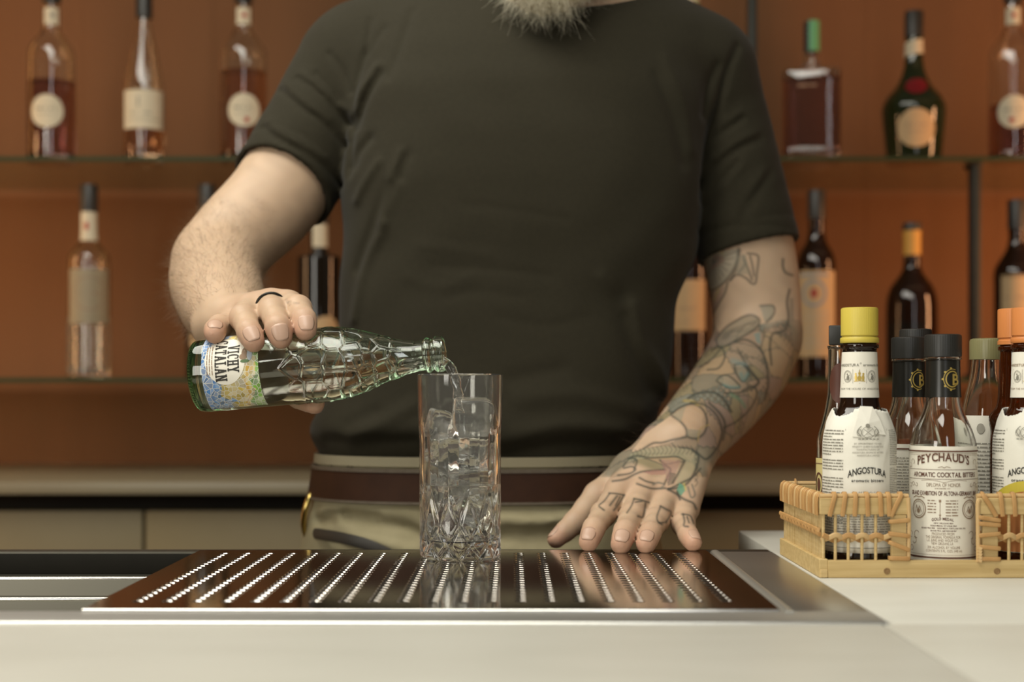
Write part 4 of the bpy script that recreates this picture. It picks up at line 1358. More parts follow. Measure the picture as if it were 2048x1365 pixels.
    rn = random.Random(2)
    for k in range(41):
        v = 0.0185 + 0.00212 * k
        if v < 0.1 and k not in (23, 24, 14, 29):
            p.words(UC - 0.0425, UC - 0.0180, v, 0.00095, rn, 1.0 if k % 6 else 0.6)
    p2 = Print()
    for k in range(50):
        v = 0.036 + 0.00130 * k
        if k not in (12, 29):
            p2.words(UC + 0.0182, UC + 0.0310, v, 0.0006, rn, 1.0 if k % 7 else 0.5)
    for k in range(9):
        p2.words(UC - 0.0340, UC + 0.0250, 0.0255 + 0.0018 * k, 0.0009, rn)
    p.build('left_column', P_['ink_grey'], wo, pf()); p2.build('right_column', P_['ink_soft'], wo, pf())
    p = Print()
    for u in (UC - 0.0166, UC + 0.0166):
        p.rect(u - 0.00013, 0.044, u + 0.00013, 0.101)
    p.rect(-0.040, 0.0222, 0.040, 0.0225, 40); p.rect(-0.040, 0.0160, 0.040, 0.0164, 40)
    p.build('column_rules', P_['ink_grey'], wo, pf())
    if not orange:
        p = Print()
        for k, s_ in enumerate(('BY APPOINTMENT TO HER', 'MAJESTY QUEEN ELIZABETH II', 'MANUFACTURERS OF', 'ANGOSTURA AROMATIC BITTERS', 'ANGOSTURA LIMITED')):
            p.text(s_, UC, 0.0898 - 0.0021 * k, 0.0013, (0.0195, 0.0220, 0.0160, 0.0225, 0.0160)[k])
        p.text('44.7% alc./vol', UC, 0.0538, 0.0030, 0.0150, slant=0.15); p.text('alc. 44.7% vol', UC, 0.0498, 0.0028, 0.0135, slant=0.15)
        p.build('small_print', P_['ink_soft'], wo, pf())
    p = Print()
    p.text('ANGOSTURA', UC - 0.0005, 0.0660, 0.0046, 0.0282, 1, arch=(0.0034, 500), track=0.05)
    p.text('aromatic bitters' if not orange else 'orange bitters', UC - 0.0002, 0.0632, 0.0022, 0.0230, 1)
    p.build('name_print', P_['ink'], wo, pf(0.00035))
    # crest below the flap
    p = Print()
    cu = UC - 0.0004
    p.ring(cu, 0.0985, 0.0042, 0.0040, 0.0004); p.disc(cu, 0.1032, 0.0016, 0.0015)
    for sg in (-1, 1):
        p.stroke([(cu + sg * 0.0048, 0.0955), (cu + sg * 0.0070, 0.0985), (cu + sg * 0.0062, 0.1012), (cu + sg * 0.0046, 0.1028)], 0.0006)
        p.ring(cu + sg * 0.0060, 0.0985, 0.0015, 0.0024, 0.0004, 12)
        p.stroke([(cu, 0.0985), (cu + sg * 0.0030, 0.101)], 0.0004); p.stroke([(cu, 0.0985), (cu + sg * 0.0028, 0.0960)], 0.0004)
    for k in range(6):
        p.rect(cu - 0.0066 + 0.0024 * k, 0.0934, cu - 0.0050 + 0.0024 * k, 0.0942)
    p.build('royal_crest', P_['ink_grey'], wo, pf(0.0024))
    if orange:
        q = [(-0.030, 0.0125), (-0.030, 0.0475)] + [(-0.030 + 0.002 * i, 0.0475 + 0.022 * math.sin(min(1, i / 16) * math.pi / 2)) for i in range(1, 17)]
        p = Print()
        for i in range(30):
            u = -0.036 + 0.0024 * i
            def arc(u): return 0.046 + 0.018 * math.sin(max(0, min(1, (u + 0.036) / 0.036)) * math.pi / 2)
            p.raw([(u, arc(u) - 0.0075), (u + 0.0024, arc(u + 0.0024) - 0.0075), (u + 0.0024, arc(u + 0.0024)), (u, arc(u))], [(0, 1, 2, 3)])
        p.build('yellow_arc', mat('yellow_print', (0.56, 0.45, 0.05), 0.6), wo, pf(0.00045))
        p = Print()
        for i in range(30):
            u = -0.036 + 0.0024 * i
            for j in range(4):
                f0, f1 = j / 4, (j + 1) / 4
                p.raw([(u, 0.013 + (arc(u) - 0.0205) * f0), (u + 0.0024, 0.013 + (arc(u + 0.0024) - 0.0205) * f0), (u + 0.0024, 0.013 + (arc(u + 0.0024) - 0.0205) * f1), (u, 0.013 + (arc(u) - 0.0205) * f1)], [(0, 1, 2, 3)])
        p.build('orange_field', mat('orange_print', (0.40, 0.15, 0.04), 0.6), wo, pf(0.0004))
    return r
angostura(1719, 1.0355, 'bitters bottle with a yellow cap in a white newsprint wrapper', C_['yellow'], False)
angostura(2061, 1.0345, 'nearer orange-capped bitters bottle with a yellow and orange printed wrapper', C_['orange'], False, 1.0, True, R(-4))
# the second orange cap: only its cap and brown neck show
pr = [(a * 0.74 if z < 0.1 else a * 0.95, z) for a, z in ango]
r = bit('bitters_bottle', 'farther orange-capped bitters bottle, brown neck partly hidden', 2031, 1.0795, pr, G['amber'], level=0.13, liquid=Lq['dark_red'])
closure(r, 0.1632, 0.1905, 0.0130, C_['orange'], 0.0012, 60, grooves=(0.1672,))

pey = [(0.0205, 0), (0.0230, 0.0012), (0.0236, 0.004), (0.0236, 0.03), (0.0236, 0.06), (0.0236, 0.084), (0.0228, 0.092), (0.0195, 0.102), (0.0150, 0.1120), (0.0128, 0.120), (0.0120, 0.130), (0.0117, 0.147), (0.0117, 0.150), (0.0130, 0.1508), (0.0130, 0.1524), (0.0116, 0.153), (0.0112, 0.163)]
def monogram(r, rf, u, v, s=1.0):
    p = Print()
    n = 18
    C1 = [(u + s * 0.0046 * math.cos(R(45 + 270 * i / n)), v + s * 0.0056 * math.sin(R(45 + 270 * i / n))) for i in range(n + 1)]
    p.stroke(C1, 0.0008 * s)
    C2 = [(u + s * 0.0062 * math.cos(R(70 + 220 * i / n)), v + s * 0.0072 * math.sin(R(70 + 220 * i / n))) for i in range(n + 1)]
    p.stroke(C2, 0.0005 * s)
    p.text('B', u + 0.0026 * s, v - 0.0042 * s, 0.0082 * s, 0.0052 * s, 1)
    for a in (100, 140, 180, 220, 260):
        x, y = u + s * 0.0068 * math.cos(R(a)), v + s * 0.0078 * math.sin(R(a))
        p.disc(x, y, 0.0008 * s, 0.0008 * s, 10)
    p.build('monogram', P_['gold'], r, wrap(rf, 0.00065))
def peychaud(px, d, label, front, rz=0):
    r = bit('bitters_bottle', label, px, d, pey, G['clear'], t=0.0022, base=0.004, level=0.026 if front else 0.05, liquid=Lq['red'], rz=rz)
    rf = prof_r(pey)
    closure(r, 0.1528, 0.1690, 0.0132, P_['black_cap'], 0.0016, 48)
    sl = stick(r, 'neck_sleeve', wrap(rf, 0.0004), -math.pi * 0.0121, math.pi * 0.0121, 0.1235, 0.1500, C_['sleeve'], 48, 5)
    monogram(sl, rf, 0.0062, 0.1365, 1.0)
    wd = 0.0232 * 1.9 if front else 0.040
    lo_, hi_ = 0.0062, 0.0885
    lb = stick(r, 'label', wrap(rf, 0.0004), -wd, wd, lo_, hi_, P_['white'], 48, 4)
    fn = wrap(rf, 0.00062)
    p = Print()
    p.rect(-wd, 0.0845, wd, 0.0855, 48); p.rect(-wd, 0.0088, wd, 0.0099, 48)
    if not front:
        for s in (-1, 1):
            p.rect(s * 0.030 - 0.0006, 0.0095, s * 0.030 + 0.0006, 0.0836)
    p.build('border_lines', P_['ink_brown'], lb, fn)
    if not front:
        p = Print()
        for k in range(30): p.words(-0.025, 0.025, 0.014 + 0.0022 * k, 0.0009, random.Random(k))
        p.build('small_print', P_['ink_soft'], lb, fn)
        return r
    p = Print()
    p.text("PEYCHAUD'S", -0.0006, 0.0752, 0.0060, 0.0385, 1, arch=(0.0030, 150), track=0.07)
    p.text('GRAND EXHIBITION OF ALTONA-GERMANY, 1869', 0.0002, 0.0536, 0.0031, 0.0530, 1, track=0.05)
    p.text('GOLD MEDAL', -0.0010, 0.0352, 0.0020, 0.0150, 1, arch=(0.0009, 0))
    for k, (s_, w_) in enumerate((('NEW ORLEANS 1884', 0.0130), ('GOLD MEDAL ST LOUIS 1904', 0.0178), ('GRAND PRIX 1908    GOLD MEDAL PORTLAND ORE. 1905', 0.0315), ('GRAND PRIX AMSTERDAM 1907', 0.0178))):
        p.text(s_, -0.0005, 0.0334 - 0.0018 * k, 0.0010, w_, 1)
    p.build('name_print', P_['ink_brown'], lb, fn)
    p = Print()
    p.text('AROMATIC COCKTAIL BITTERS', 0.0008, 0.0667, 0.0034, 0.0490, 1, track=0.04)
    p.rect(-0.031, 0.0650, 0.031, 0.0653, 40); p.rect(-0.031, 0.0718, 0.031, 0.0721, 40)
    p.build('band_print', P_['ink_brown'], lb, fn)
    p = Print()
    p.text('DIPLOMA OF HONOR', -0.0005, 0.0598, 0.0027, 0.0235)
    p.text('AWARDED AT', -0.0012, 0.0581, 0.0009, 0.0105, 1)
    for k, s_ in enumerate(('PRODUCED FROM', 'THE ORIGINAL FORMULA FOR', 'L.E. JUNG AND WOLFF CO.', 'NEW ORLEANS, LA')):
        p.text(s_, -0.0008 - 0.0004 * (k > 1), 0.0254 - 0.0023 * k, 0.0019, (0.0150, 0.0240, 0.0215, 0.0145)[k])
    p.build('text_print', P_['ink_tan'], lb, fn)
    p = Print()
    p.text('35% ALCOHOL BY VOLUME', -0.0003, 0.0158, 0.0018, 0.0225)
    p.text('CONTENTS 5 FL. OZS. (148 ml)', -0.0001, 0.0134, 0.0018, 0.0250)
    rn = random.Random(3)
    for k in range(5): p.words(-0.0115, -0.0055, 0.0495 - 0.0021 * k, 0.0009, rn)
    for k in range(6): p.words(0.0010, 0.0095, 0.0495 - 0.0021 * k, 0.0009, rn)
    p.rect(-0.0030, 0.0400, -0.0026, 0.0500); p.rect(-0.0036, 0.0488, -0.0020, 0.0506); p.raw([(-0.0036, 0.0400), (-0.0028, 0.0378), (-0.0020, 0.0400)], [(0, 1, 2)])
    # scrolls
    for s in (-1, 1):
        for (u, v, a0, a1, ra) in ((0.0205, 0.0255, -90, 150, 0.0030), (0.0235, 0.0205, 90, 330, 0.0026), (0.0275, 0.0250, -120, 200, 0.0024), (0.0265, 0.0150, 0, 300, 0.0022), (0.0250, 0.0770, 0, 240, 0.0022), (0.0285, 0.0745, 90, 330, 0.0018), (0.0245, 0.0612, 0, 280, 0.0016), (0.0280, 0.0602, 60, 320, 0.0015), (0.0210, 0.0607, 90, 360, 0.0013)):
            pts = [(s * (u + ra * math.cos(R(a0 + (a1 - a0) * i / 14)) * (1 - 0.3 * i / 14)), v + ra * math.sin(R(a0 + (a1 - a0) * i / 14)) * (1 - 0.3 * i / 14)) for i in range(15)]
            p.stroke(pts, 0.00035)
        p.stroke([(s * 0.031, 0.0638), (s * 0.016, 0.0640), (s * 0.0105, 0.0645), (s * 0.005, 0.0640), (0, 0.0628)], 0.0003)
        p.stroke([(s * 0.004, 0.0735), (s * 0.0015, 0.0742), (0, 0.0732)], 0.0004)
    p.rect(-0.031, 0.0832, 0.031, 0.0834, 40); p.rect(-0.031, 0.0822, 0.031, 0.0824, 40); p.rect(-0.035, 0.0112, 0.035, 0.0114, 40)
    p.build('scrolls', P_['ink_tan'], lb, fn)
    p = Print()
    for s in (-1, 1):
        p.ring(s * 0.0190, 0.0437, 0.0060, 0.0066, 0.0007, 36); p.ring(s * 0.0190, 0.0437, 0.0047, 0.0052, 0.0003, 36)
        p.stroke([(s * 0.0165, 0.0417), (s * 0.018, 0.0457), (s * 0.0195, 0.0427), (s * 0.0210, 0.0462), (s * 0.0218, 0.0412)], 0.0005)
        p.disc(s * 0.0190, 0.0422, 0.0014, 0.0016)
        p.stroke([(s * 0.0140, 0.0515), (s * 0.0165, 0.0527), (s * 0.0190, 0.0521), (s * 0.0215, 0.0527), (s * 0.0240, 0.0515)], 0.0006)
    p.build('medallions', P_['ink_tan'], lb, fn)
    return r
peychaud(1886, 1.0325, 'clear bitters bottle with an ornate cream label in the basket opening', True, R(2))
peychaud(1818, 1.0805, 'black-capped bitters bottle with a gold monogram sleeve behind the yellow-capped one', False, R(6))
tl = [(0.0155, 0), (0.0178, 0.0012), (0.0183, 0.004), (0.0183, 0.05), (0.0183, 0.10), (0.017, 0.112), (0.0125, 0.124), (0.0112, 0.135), (0.0112, 0.165)]
r = bit('bitters_bottle', 'rearmost black-capped clear bottle peeping above the monogrammed one', 1831, 1.1225, tl, G['clear'], t=0.002, level=0.09, liquid=Lq['red'])
closure(r, 0.160, 0.177, 0.0125, P_['black_cap'], 0.0016, 48)
# clear bottle with the black square stopper, behind on the left
tall = [(0.0150, 0), (0.0176, 0.0012), (0.0182, 0.004), (0.0182, 0.05), (0.0182, 0.082), (0.0176, 0.092), (0.0140, 0.105), (0.0112, 0.118), (0.0098, 0.130), (0.0094, 0.150), (0.0094, 0.160), (0.0100, 0.1615), (0.0100, 0.163)]
r = bit('syrup_bottle', 'clear bottle with a straw label and square black stopper behind the yellow cap', 1681, 1.0970, tall, G['clear'], t=0.002, level=0.05, liquid=Lq['pale'])
v, f = box_geo((-0.0088, -0.0088, 0.1636), (0.0088, 0.0088, 0.1785), 0.001)
obj('stopper', make_mesh('stopper', v, f, 35), P_['black_cap'], r)
rf = prof_r(tall)
o = stick(r, 'label', wrap(rf, 0.0004), -0.034, 0.034, 0.012, 0.0765, P_['yellowish'], 40)
p = Print()
p.ring(-0.0190, 0.0565, 0.0048, 0.0085, 0.0014); p.disc(-0.0190, 0.0565, 0.0022, 0.0050); p.stroke([(-0.0275, 0.0455), (-0.0235, 0.0420), (-0.0170, 0.0395)], 0.0008); p.stroke([(-0.0110, 0.0455), (-0.0150, 0.0420), (-0.0250, 0.0385)], 0.0008)
p.rect(-0.034, 0.0722, 0.034, 0.0728, 40); p.rect(-0.034, 0.0335, 0.034, 0.0338, 40)
p.build('label_print', P_['ink_brown'], o, wrap(rf, 0.0008))
vv, ff = disc_patch(wrap(rf, 0.0005), 0.0000, 0.1340, 0.0090, 0.0155)
obj('neck_sticker', make_mesh('neck_sticker', vv, ff, True), C_['maroon'], r)
# clear bottle with an olive cap
ol = [(0.0200, 0), (0.0228, 0.0012), (0.0234, 0.004), (0.0234, 0.05), (0.0234, 0.090), (0.0225, 0.105), (0.0190, 0.122), (0.0150, 0.138), (0.0135, 0.150), (0.0136, 0.158)]
r = bit('syrup_bottle', 'clear bottle with a translucent olive screw cap behind the ornate label', 1978, 1.1210, ol, G['clear'], t=0.002, level=0.06, liquid=Lq['pale'])
closure(r, 0.1530, 0.1695, 0.0148, C_['olive'], 0.0022, 48)
rf = prof_r(ol)
o = stick(r, 'label', wrap(rf, 0.0005), -0.030, 0.030, 0.020, 0.1090, P_['white'], 40, 8)
p = Print(); p.disc(-0.006, 0.099, 0.003, 0.004)
for k in range(22): p.words(-0.022, 0.022, 0.024 + 0.003 * k, 0.0011, random.Random(k))
p.build('label_print', P_['ink_soft'], o, wrap(rf, 0.0009))
# ------------------------------------------------------------------ the bartender
ZC = 1.47
man = thing('person', 'bearded man in a black t-shirt pouring water, tattooed hand leaning on the bar', 'person', (-0.03, ZC, 0.0))
def at_man(V):
    return np.asarray(V) - np.array(man.location)[None, :]
def zt_(py, d=ZC): return CZ - (py - HY) / F * d
def xt_(px, d=ZC): return (px - 1024) / F * d

# torso sections: image row, left and right edge, half depth, centre depth
TS = [(960, 640, 1275, .118, 1.462), (915, 652, 1268, .117, 1.460), (893, 636, 1280, .119, 1.458), (866, 625, 1298, .127, 1.456), (850, 627, 1304, .127, 1.456), (815, 648, 1316, .124, 1.458), (740, 676, 1336, .121, 1.462), (680, 684, 1342, .120, 1.464),
      (600, 681, 1350, .120, 1.466), (520, 690, 1386, .122, 1.466), (450, 690, 1398, .125, 1.466), (380, 686, 1404, .127, 1.466), (300, 690, 1410, .127, 1.468), (200, 692, 1418, .120, 1.47),
      (120, 716, 1420, .106, 1.474), (60, 770, 1395, .092, 1.478), (10, 850, 1320, .074, 1.484), (-30, 940, 1240, .060, 1.49), (-60, 985, 1205, .052, 1.49)]
TSz = np.array([zt_(a[0]) for a in TS])
def sect(z, inset=0.0):
    l = np.interp(z, TSz, [xt_(a[1]) for a in TS]); r_ = np.interp(z, TSz, [xt_(a[2]) for a in TS])
    b = np.interp(z, TSz, [a[3] for a in TS]); c = np.interp(z, TSz, [a[4] for a in TS])
    return (l + r_) / 2, (r_ - l) / 2 - inset, c, b - inset
def smooth1(a, k=5):
    return np.convolve(np.pad(a, k, mode='edge'), np.ones(2 * k + 1) / (2 * k + 1), 'valid')
def torso(Fd, inset, z0, z1, k):
    s, X, Y, Z = Fd.sl((-0.30, 1.28, z0), (0.30, 1.66, z1))
    cx, a, cy_, b = [smooth1(q, 4) for q in sect(Z.ravel(), inset)]
    cx, a, cy_, b = [q[None, None, :].astype(np.float32) for q in (cx, a, cy_, b)]
    e = 2.45
    q = ((np.abs(X - cx) / a) ** e + (np.abs(Y - cy_) / b) ** e) ** (1 / e)
    d = (q - 1) * np.minimum(a, b)
    d = np.maximum(d, np.maximum(z0 + 0.006 - Z, Z - z1 + 0.006))
    Fd.smin(s, d.astype(np.float32), k)

# joints, pouring arm (left in the picture)
RA = [W(690, 140, 1.485), W(612, 290, 1.468), W(552, 395, 1.452), W(474, 474, 1.43), W(434, 528, 1.41), W(432, 566, 1.36), W(447, 612, 1.285), W(462, 646, 1.225)]
RR = [.043, .0470, .0468, .0435, .0425, .0425, .0375, .0285]
# resting arm (right in the picture)
LA = [W(1416, 150, 1.485), W(1466, 345, 1.492), W(1497, 505, 1.50), W(1512, 600, 1.505), W(1516, 678, 1.50), W(1490, 736, 1.465), W(1443, 800, 1.415), W(1397, 852, 1.365), W(1358, 897, 1.315)]
LR = [.043, .0468, .0472, .0455, .0435, .0435, .0392, .0350, .0315]

h = 0.0019
BF = Field((-0.355, 1.085, 0.885), (0.335, 1.64, 1.71), h)
torso(BF, 0.014, 0.93, 1.46, 0.0)
# neck and head
HXp = xt_(1095, 1.44)
BF.cone((xt_(1126), 1.488, 1.40), .0525, (HXp, 1.475, 1.53), .054, 0.03)
BF.cone((xt_(760), 1.492, zt_(105)), .045, (xt_(1060), 1.495, zt_(-20)), .05, 0.03)
BF.cone((xt_(1380), 1.492, zt_(115)), .045, (xt_(1130), 1.495, zt_(-20)), .05, 0.03)
BF.ball((HXp, 1.455, 1.605), (.076, .096, .098), 0.02)
BF.cone((HXp, 1.40, 1.520), .052, (HXp, 1.385, 1.468), .030, 0.03)
BF.cone((HXp, 1.365, 1.555), .010, (HXp, 1.346, 1.528), .0125, 0.012)
BF.cone((HXp - .032, 1.379, 1.585), .010, (HXp + .032, 1.379, 1.585), .010, 0.012)
for s_ in (-1, 1):
    BF.ball((HXp + s_ * .0785, 1.47, 1.55), (.009, .018, .031), 0.008)
    BF.ball((HXp + s_ * .031, 1.362, 1.567), (.017, .012, .010), 0.012, sub=True)
BF.cone((HXp - .022, 1.359, 1.505), .006, (HXp + .022, 1.359, 1.505), .006, 0.008)
# arms
BF.chain(RA[:5], RR[:5], 0.02)
BF.chain(RA[4:], RR[4:], 0.010, 5, axis=(0.0, 0.5, 1.0), sq=[1, 1, 1, .80])
BF.chain(LA[:5], LR[:5], 0.02)
BF.chain(LA[4:], LR[4:], 0.010, 5, axis=(0.25, 0.75, 0.62), sq=[1, 1, .98, .9, .74])
BF.cone(W(1520, 690, 1.53), .026, W(1505, 730, 1.51), .024, 0.02)

# resting hand
LH = {
 'index':  [(1238, 984, 1.252, .0122), (1207, 1029, 1.214, .0104), (1188, 1057, 1.180, .0094), (1177.5, 1084.5, 1.167, .0084)],
 'middle': [(1284, 992, 1.250, .0124), (1264, 1034, 1.205, .0105), (1250, 1062, 1.168, .0094), (1242, 1089, 1.154, .0086)],
 'ring':   [(1330, 1004, 1.250, .0118), (1313, 1042, 1.206, .0101), (1301, 1066, 1.169, .0089), (1292, 1089, 1.155, .0082)],
 'little': [(1372, 1018, 1.248, .0108), (1367, 1050, 1.212, .0093), (1376, 1070, 1.182, .0084), (1386, 1086, 1.168, .0076)],
 'thumb':  [(1262, 946, 1.292, .0165), (1196, 992, 1.272, .0130), (1150, 1046, 1.250, .0105), (1112, 1080, 1.236, .0078)],
}
RH_ = {
 'index':  [(577, 612, 1.190, .0120), (596, 618, 1.143, .0104), (609, 640, 1.122, .0095), (611.5, 662, 1.1155, .0086)],
 'middle': [(540, 610, 1.190, .0122), (545, 623, 1.139, .0106), (556, 655, 1.113, .0098), (562, 676.5, 1.1105, .0088)],
 'ring':   [(500, 620, 1.190, .0116), (487, 636, 1.139, .0104), (498, 664, 1.115, .0096), (507.5, 684, 1.1085, .0086)],
 'little': [(466, 645, 1.195, .0104), (440, 654, 1.152, .0092), (430.5, 660, 1.133, .0086), (429.5, 668, 1.1235, .0082)],
 'thumb':  [(500, 700, 1.222, .0160), (560, 758, 1.193, .0128), (600, 792, 1.169, .0108), (628, 806, 1.155, .0090)],
}
def finger(Fd, js, k=0.004, thumb=False):
    P3 = [W(*j[:3]) for j in js]
    for i in range(3):
        a, b = P3[i], P3[i + 1]
        ra, rb = js[i][3], js[i + 1][3]
        mid = a.lerp(b, 0.5); rm = (ra + rb) / 2 * (0.95 if i < 2 else 0.99)
        Fd.cone(a, ra, mid, rm, k if i == 0 else 0.0025)
        Fd.cone(mid, rm, b, rb, 0.0025)
    return P3
HANDF = {}
for key, HD, wr, wrr in (('L', LH, LA[-1], .0265), ('R', RH_, RA[-1], .0265)):
    wv = Vector(wr)
    offs = {'index': -1.0, 'middle': -0.35, 'ring': 0.3, 'little': 0.95}
    mc = {n_: W(*HD[n_][0][:3]) for n_ in offs}
    across = (mc['little'] - mc['index']).normalized()
    for n_, o_ in offs.items():
        a = wv + across * o_ * 0.019
        BF.cone(a, .0165 if key == 'L' else .0160, mc[n_], HD[n_][0][3] + .0008, 0.010)
    for a, b in (('index', 'middle'), ('middle', 'ring'), ('ring', 'little')):
        m1 = mc[a].lerp(mc[b], 0.5).lerp(wv, 0.22)
        BF.cone(m1, .0118, m1.lerp(wv, 0.5), .0150, 0.008)
    for n_ in ('index', 'middle', 'ring', 'little'):
        HANDF[key + n_] = finger(BF, HD[n_], 0.0045)
        # knuckle bumps
        j = W(*HD[n_][1][:3])
        BF.ball(j, HD[n_][1][3] * 1.03, 0.004)
    tb = W(*HD['thumb'][0][:3])
    BF.cone(wv.lerp(tb, 0.15), .0215, tb, .0165, 0.012)
    BF.cone(tb, .0150, mc['index'].lerp(wv, 0.30), .0118, 0.012)
    HANDF[key + 'thumb'] = finger(BF, HD['thumb'], 0.008)
BV, BQ = BF.mesh()
del BF
BV = relax(BV, BQ, 2, 0.4)

# refine the tattooed arm so that the ink lines stay crisp
def vnormals(V, Q):
    n_ = np.cross(V[Q[:, 2]] - V[Q[:, 0]], V[Q[:, 3]] - V[Q[:, 1]])
    N = np.zeros_like(V)
    for k in range(4):
        for a in range(3):
            N[:, a] += np.bincount(Q[:, k], n_[:, a], len(V))
    return N / (np.linalg.norm(N, axis=1)[:, None] + 1e-12)
def split_quads(V, Q, sel):
    """every selected quad becomes four; shared edge points; neighbours become fans"""
    e = np.sort(np.concatenate([Q[:, [0, 1]], Q[:, [1, 2]], Q[:, [2, 3]], Q[:, [3, 0]]]), 1)
    key = e[:, 0].astype(np.int64) * len(V) + e[:, 1]
    uq, inv = np.unique(key, return_inverse=True)
    inv = inv.reshape(4, -1).T
    used = np.zeros(len(uq), bool)
    used[inv[sel].ravel()] = True
    eid = np.full(len(uq), -1, np.int64)
    eid[used] = len(V) + np.arange(used.sum())
    ev = np.stack([uq // len(V), uq % len(V)], 1)[used]
    mids = V[ev].mean(1)
    cen = V[Q[sel]].mean(1)
    V2 = np.concatenate([V, mids, cen])
    ci = len(V) + used.sum() + np.arange(sel.sum())
    q, ed = Q[sel], eid[inv[sel]]
    new = np.concatenate([np.stack([q[:, k], ed[:, k], ci, ed[:, (k + 3) % 4]], 1) for k in range(4)])
    rest = Q[~sel]
    red = eid[inv[~sel]]
    border = (red >= 0).any(1)
    polys = []
    for qq, ee in zip(rest[border], red[border]):
        pl = []
        for k in range(4):
            pl.append(int(qq[k]))
            if ee[k] >= 0:
                pl.append(int(ee[k]))
        polys.append(pl)
    return V2, new, rest[~border], polys
arm = BV[:, 0] > 0.0
PXv = BV[:, 0] / BV[:, 1] * F + 1024
PYv = HY - (BV[:, 2] - CZ) / BV[:, 1] * F
armv = (PXv > 1190) & (PYv > 470) & (BV[:, 1] < 1.56) & ((BV[:, 0] > sect(BV[:, 2])[0] + sect(BV[:, 2])[1] - 0.004) | (BV[:, 1] < 1.33))
sel = armv[BQ].all(1)
V2, qn, qr, polys = split_quads(BV, BQ, sel)
N2 = vnormals(V2, np.concatenate([qn, qr]))
# smooth the refined part a little
V3 = relax(V2, qn, 1, 0.35)
msk = np.zeros(len(V2), bool); msk[qn.ravel()] = True
bord = np.zeros(len(V2), bool)
for pl in polys: bord[pl] = True
bord[qr.ravel()] = True
V2 = np.where((msk & ~bord)[:, None], V3, V2)
me = bpy.data.meshes.new('body')
loops = np.concatenate([qn.ravel(), qr.ravel(), np.array([i for pl in polys for i in pl], np.int64)])
starts = np.concatenate([np.arange(0, 4 * (len(qn) + len(qr)), 4), 4 * (len(qn) + len(qr)) + np.cumsum([0] + [len(pl) for pl in polys[:-1]])]) if polys else np.arange(0, 4 * (len(qn) + len(qr)), 4)
me.vertices.add(len(V2)); me.vertices.foreach_set('co', at_man(V2).astype(np.float32).ravel())
me.loops.add(len(loops)); me.loops.foreach_set('vertex_index', loops.astype(np.int32))
me.polygons.add(len(starts)); me.polygons.foreach_set('loop_start', starts.astype(np.int32))
me.update(calc_edges=True); me.validate(); me.shade_smooth()

# ---- skin colour, and the tattoos drawn on the skin
PX = V2[:, 0] / V2[:, 1] * F + 1024
PY = HY - (V2[:, 2] - CZ) / V2[:, 1] * F
view = V2 - np.array([0, 0, CZ]); view /= np.linalg.norm(view, axis=1)[:, None]
face = (N2 * view).sum(1) < -0.05
col = np.tile(np.array([[0.50, 0.352, 0.236]]), (len(V2), 1))
col *= (1 + 0.05 * np.sin(V2[:, 0] * 210 + 2 * np.sin(V2[:, 2] * 160)) * np.sin(V2[:, 1] * 190))[:, None]
def blend(m, c, a):
    w = (m * a)[:, None]
    col[:] = col * (1 - w) + np.array(c)[None, :] * w
for k, P3 in HANDF.items():
    t = np.array(P3[3]); d = np.linalg.norm(V2 - t, axis=1)
    blend(np.exp(-(d / 0.011) ** 2), (0.50, 0.225, 0.155), 0.70)
    for j in (1, 2):
        d = np.linalg.norm(V2 - np.array(P3[j]), axis=1)
        blend(np.exp(-(d / 0.010) ** 2), (0.50, 0.27, 0.185), 0.35)
    d = np.linalg.norm(V2 - np.array(P3[0]), axis=1)
    blend(np.exp(-(d / 0.016) ** 2), (0.50, 0.29, 0.20), 0.30)
tat = msk & (PX > 1190)
armz = tat & face
INK, GREY = (0.050, 0.052, 0.042), (0.15, 0.14, 0.11)
# shaded cells all around the forearm and upper arm
sd = np.random.default_rng(3)
idx = np.nonzero(tat & (PY < 955) & (PY > 640))[0]
seeds = V2[sd.choice(idx, 120, replace=False)]
cell_c = np.array([(0.33, 0.245, 0.165), (0.20, 0.185, 0.13), (0.38, 0.26, 0.175), (0.26, 0.225, 0.12), (0.17, 0.205, 0.17), (0.29, 0.205, 0.165), (0.43, 0.30, 0.17)])[sd.integers(0, 7, 120)]
D = np.full((len(idx), 2), 9.0); near = np.zeros(len(idx), int)
for k in range(120):
    d = np.linalg.norm(V2[idx] - seeds[k], axis=1) + 0.0012 * np.sin(V2[idx, 0] * 900 + k) * np.cos(V2[idx, 2] * 800)
    b = d < D[:, 0]
    D[:, 1] = np.where(b, D[:, 0], np.minimum(D[:, 1], d)); near = np.where(b, k, near); D[:, 0] = np.where(b, d, D[:, 0])
w = np.zeros(len(V2)); w[idx] = 1
cc = np.zeros((len(V2), 3)); cc[idx] = cell_c[near]
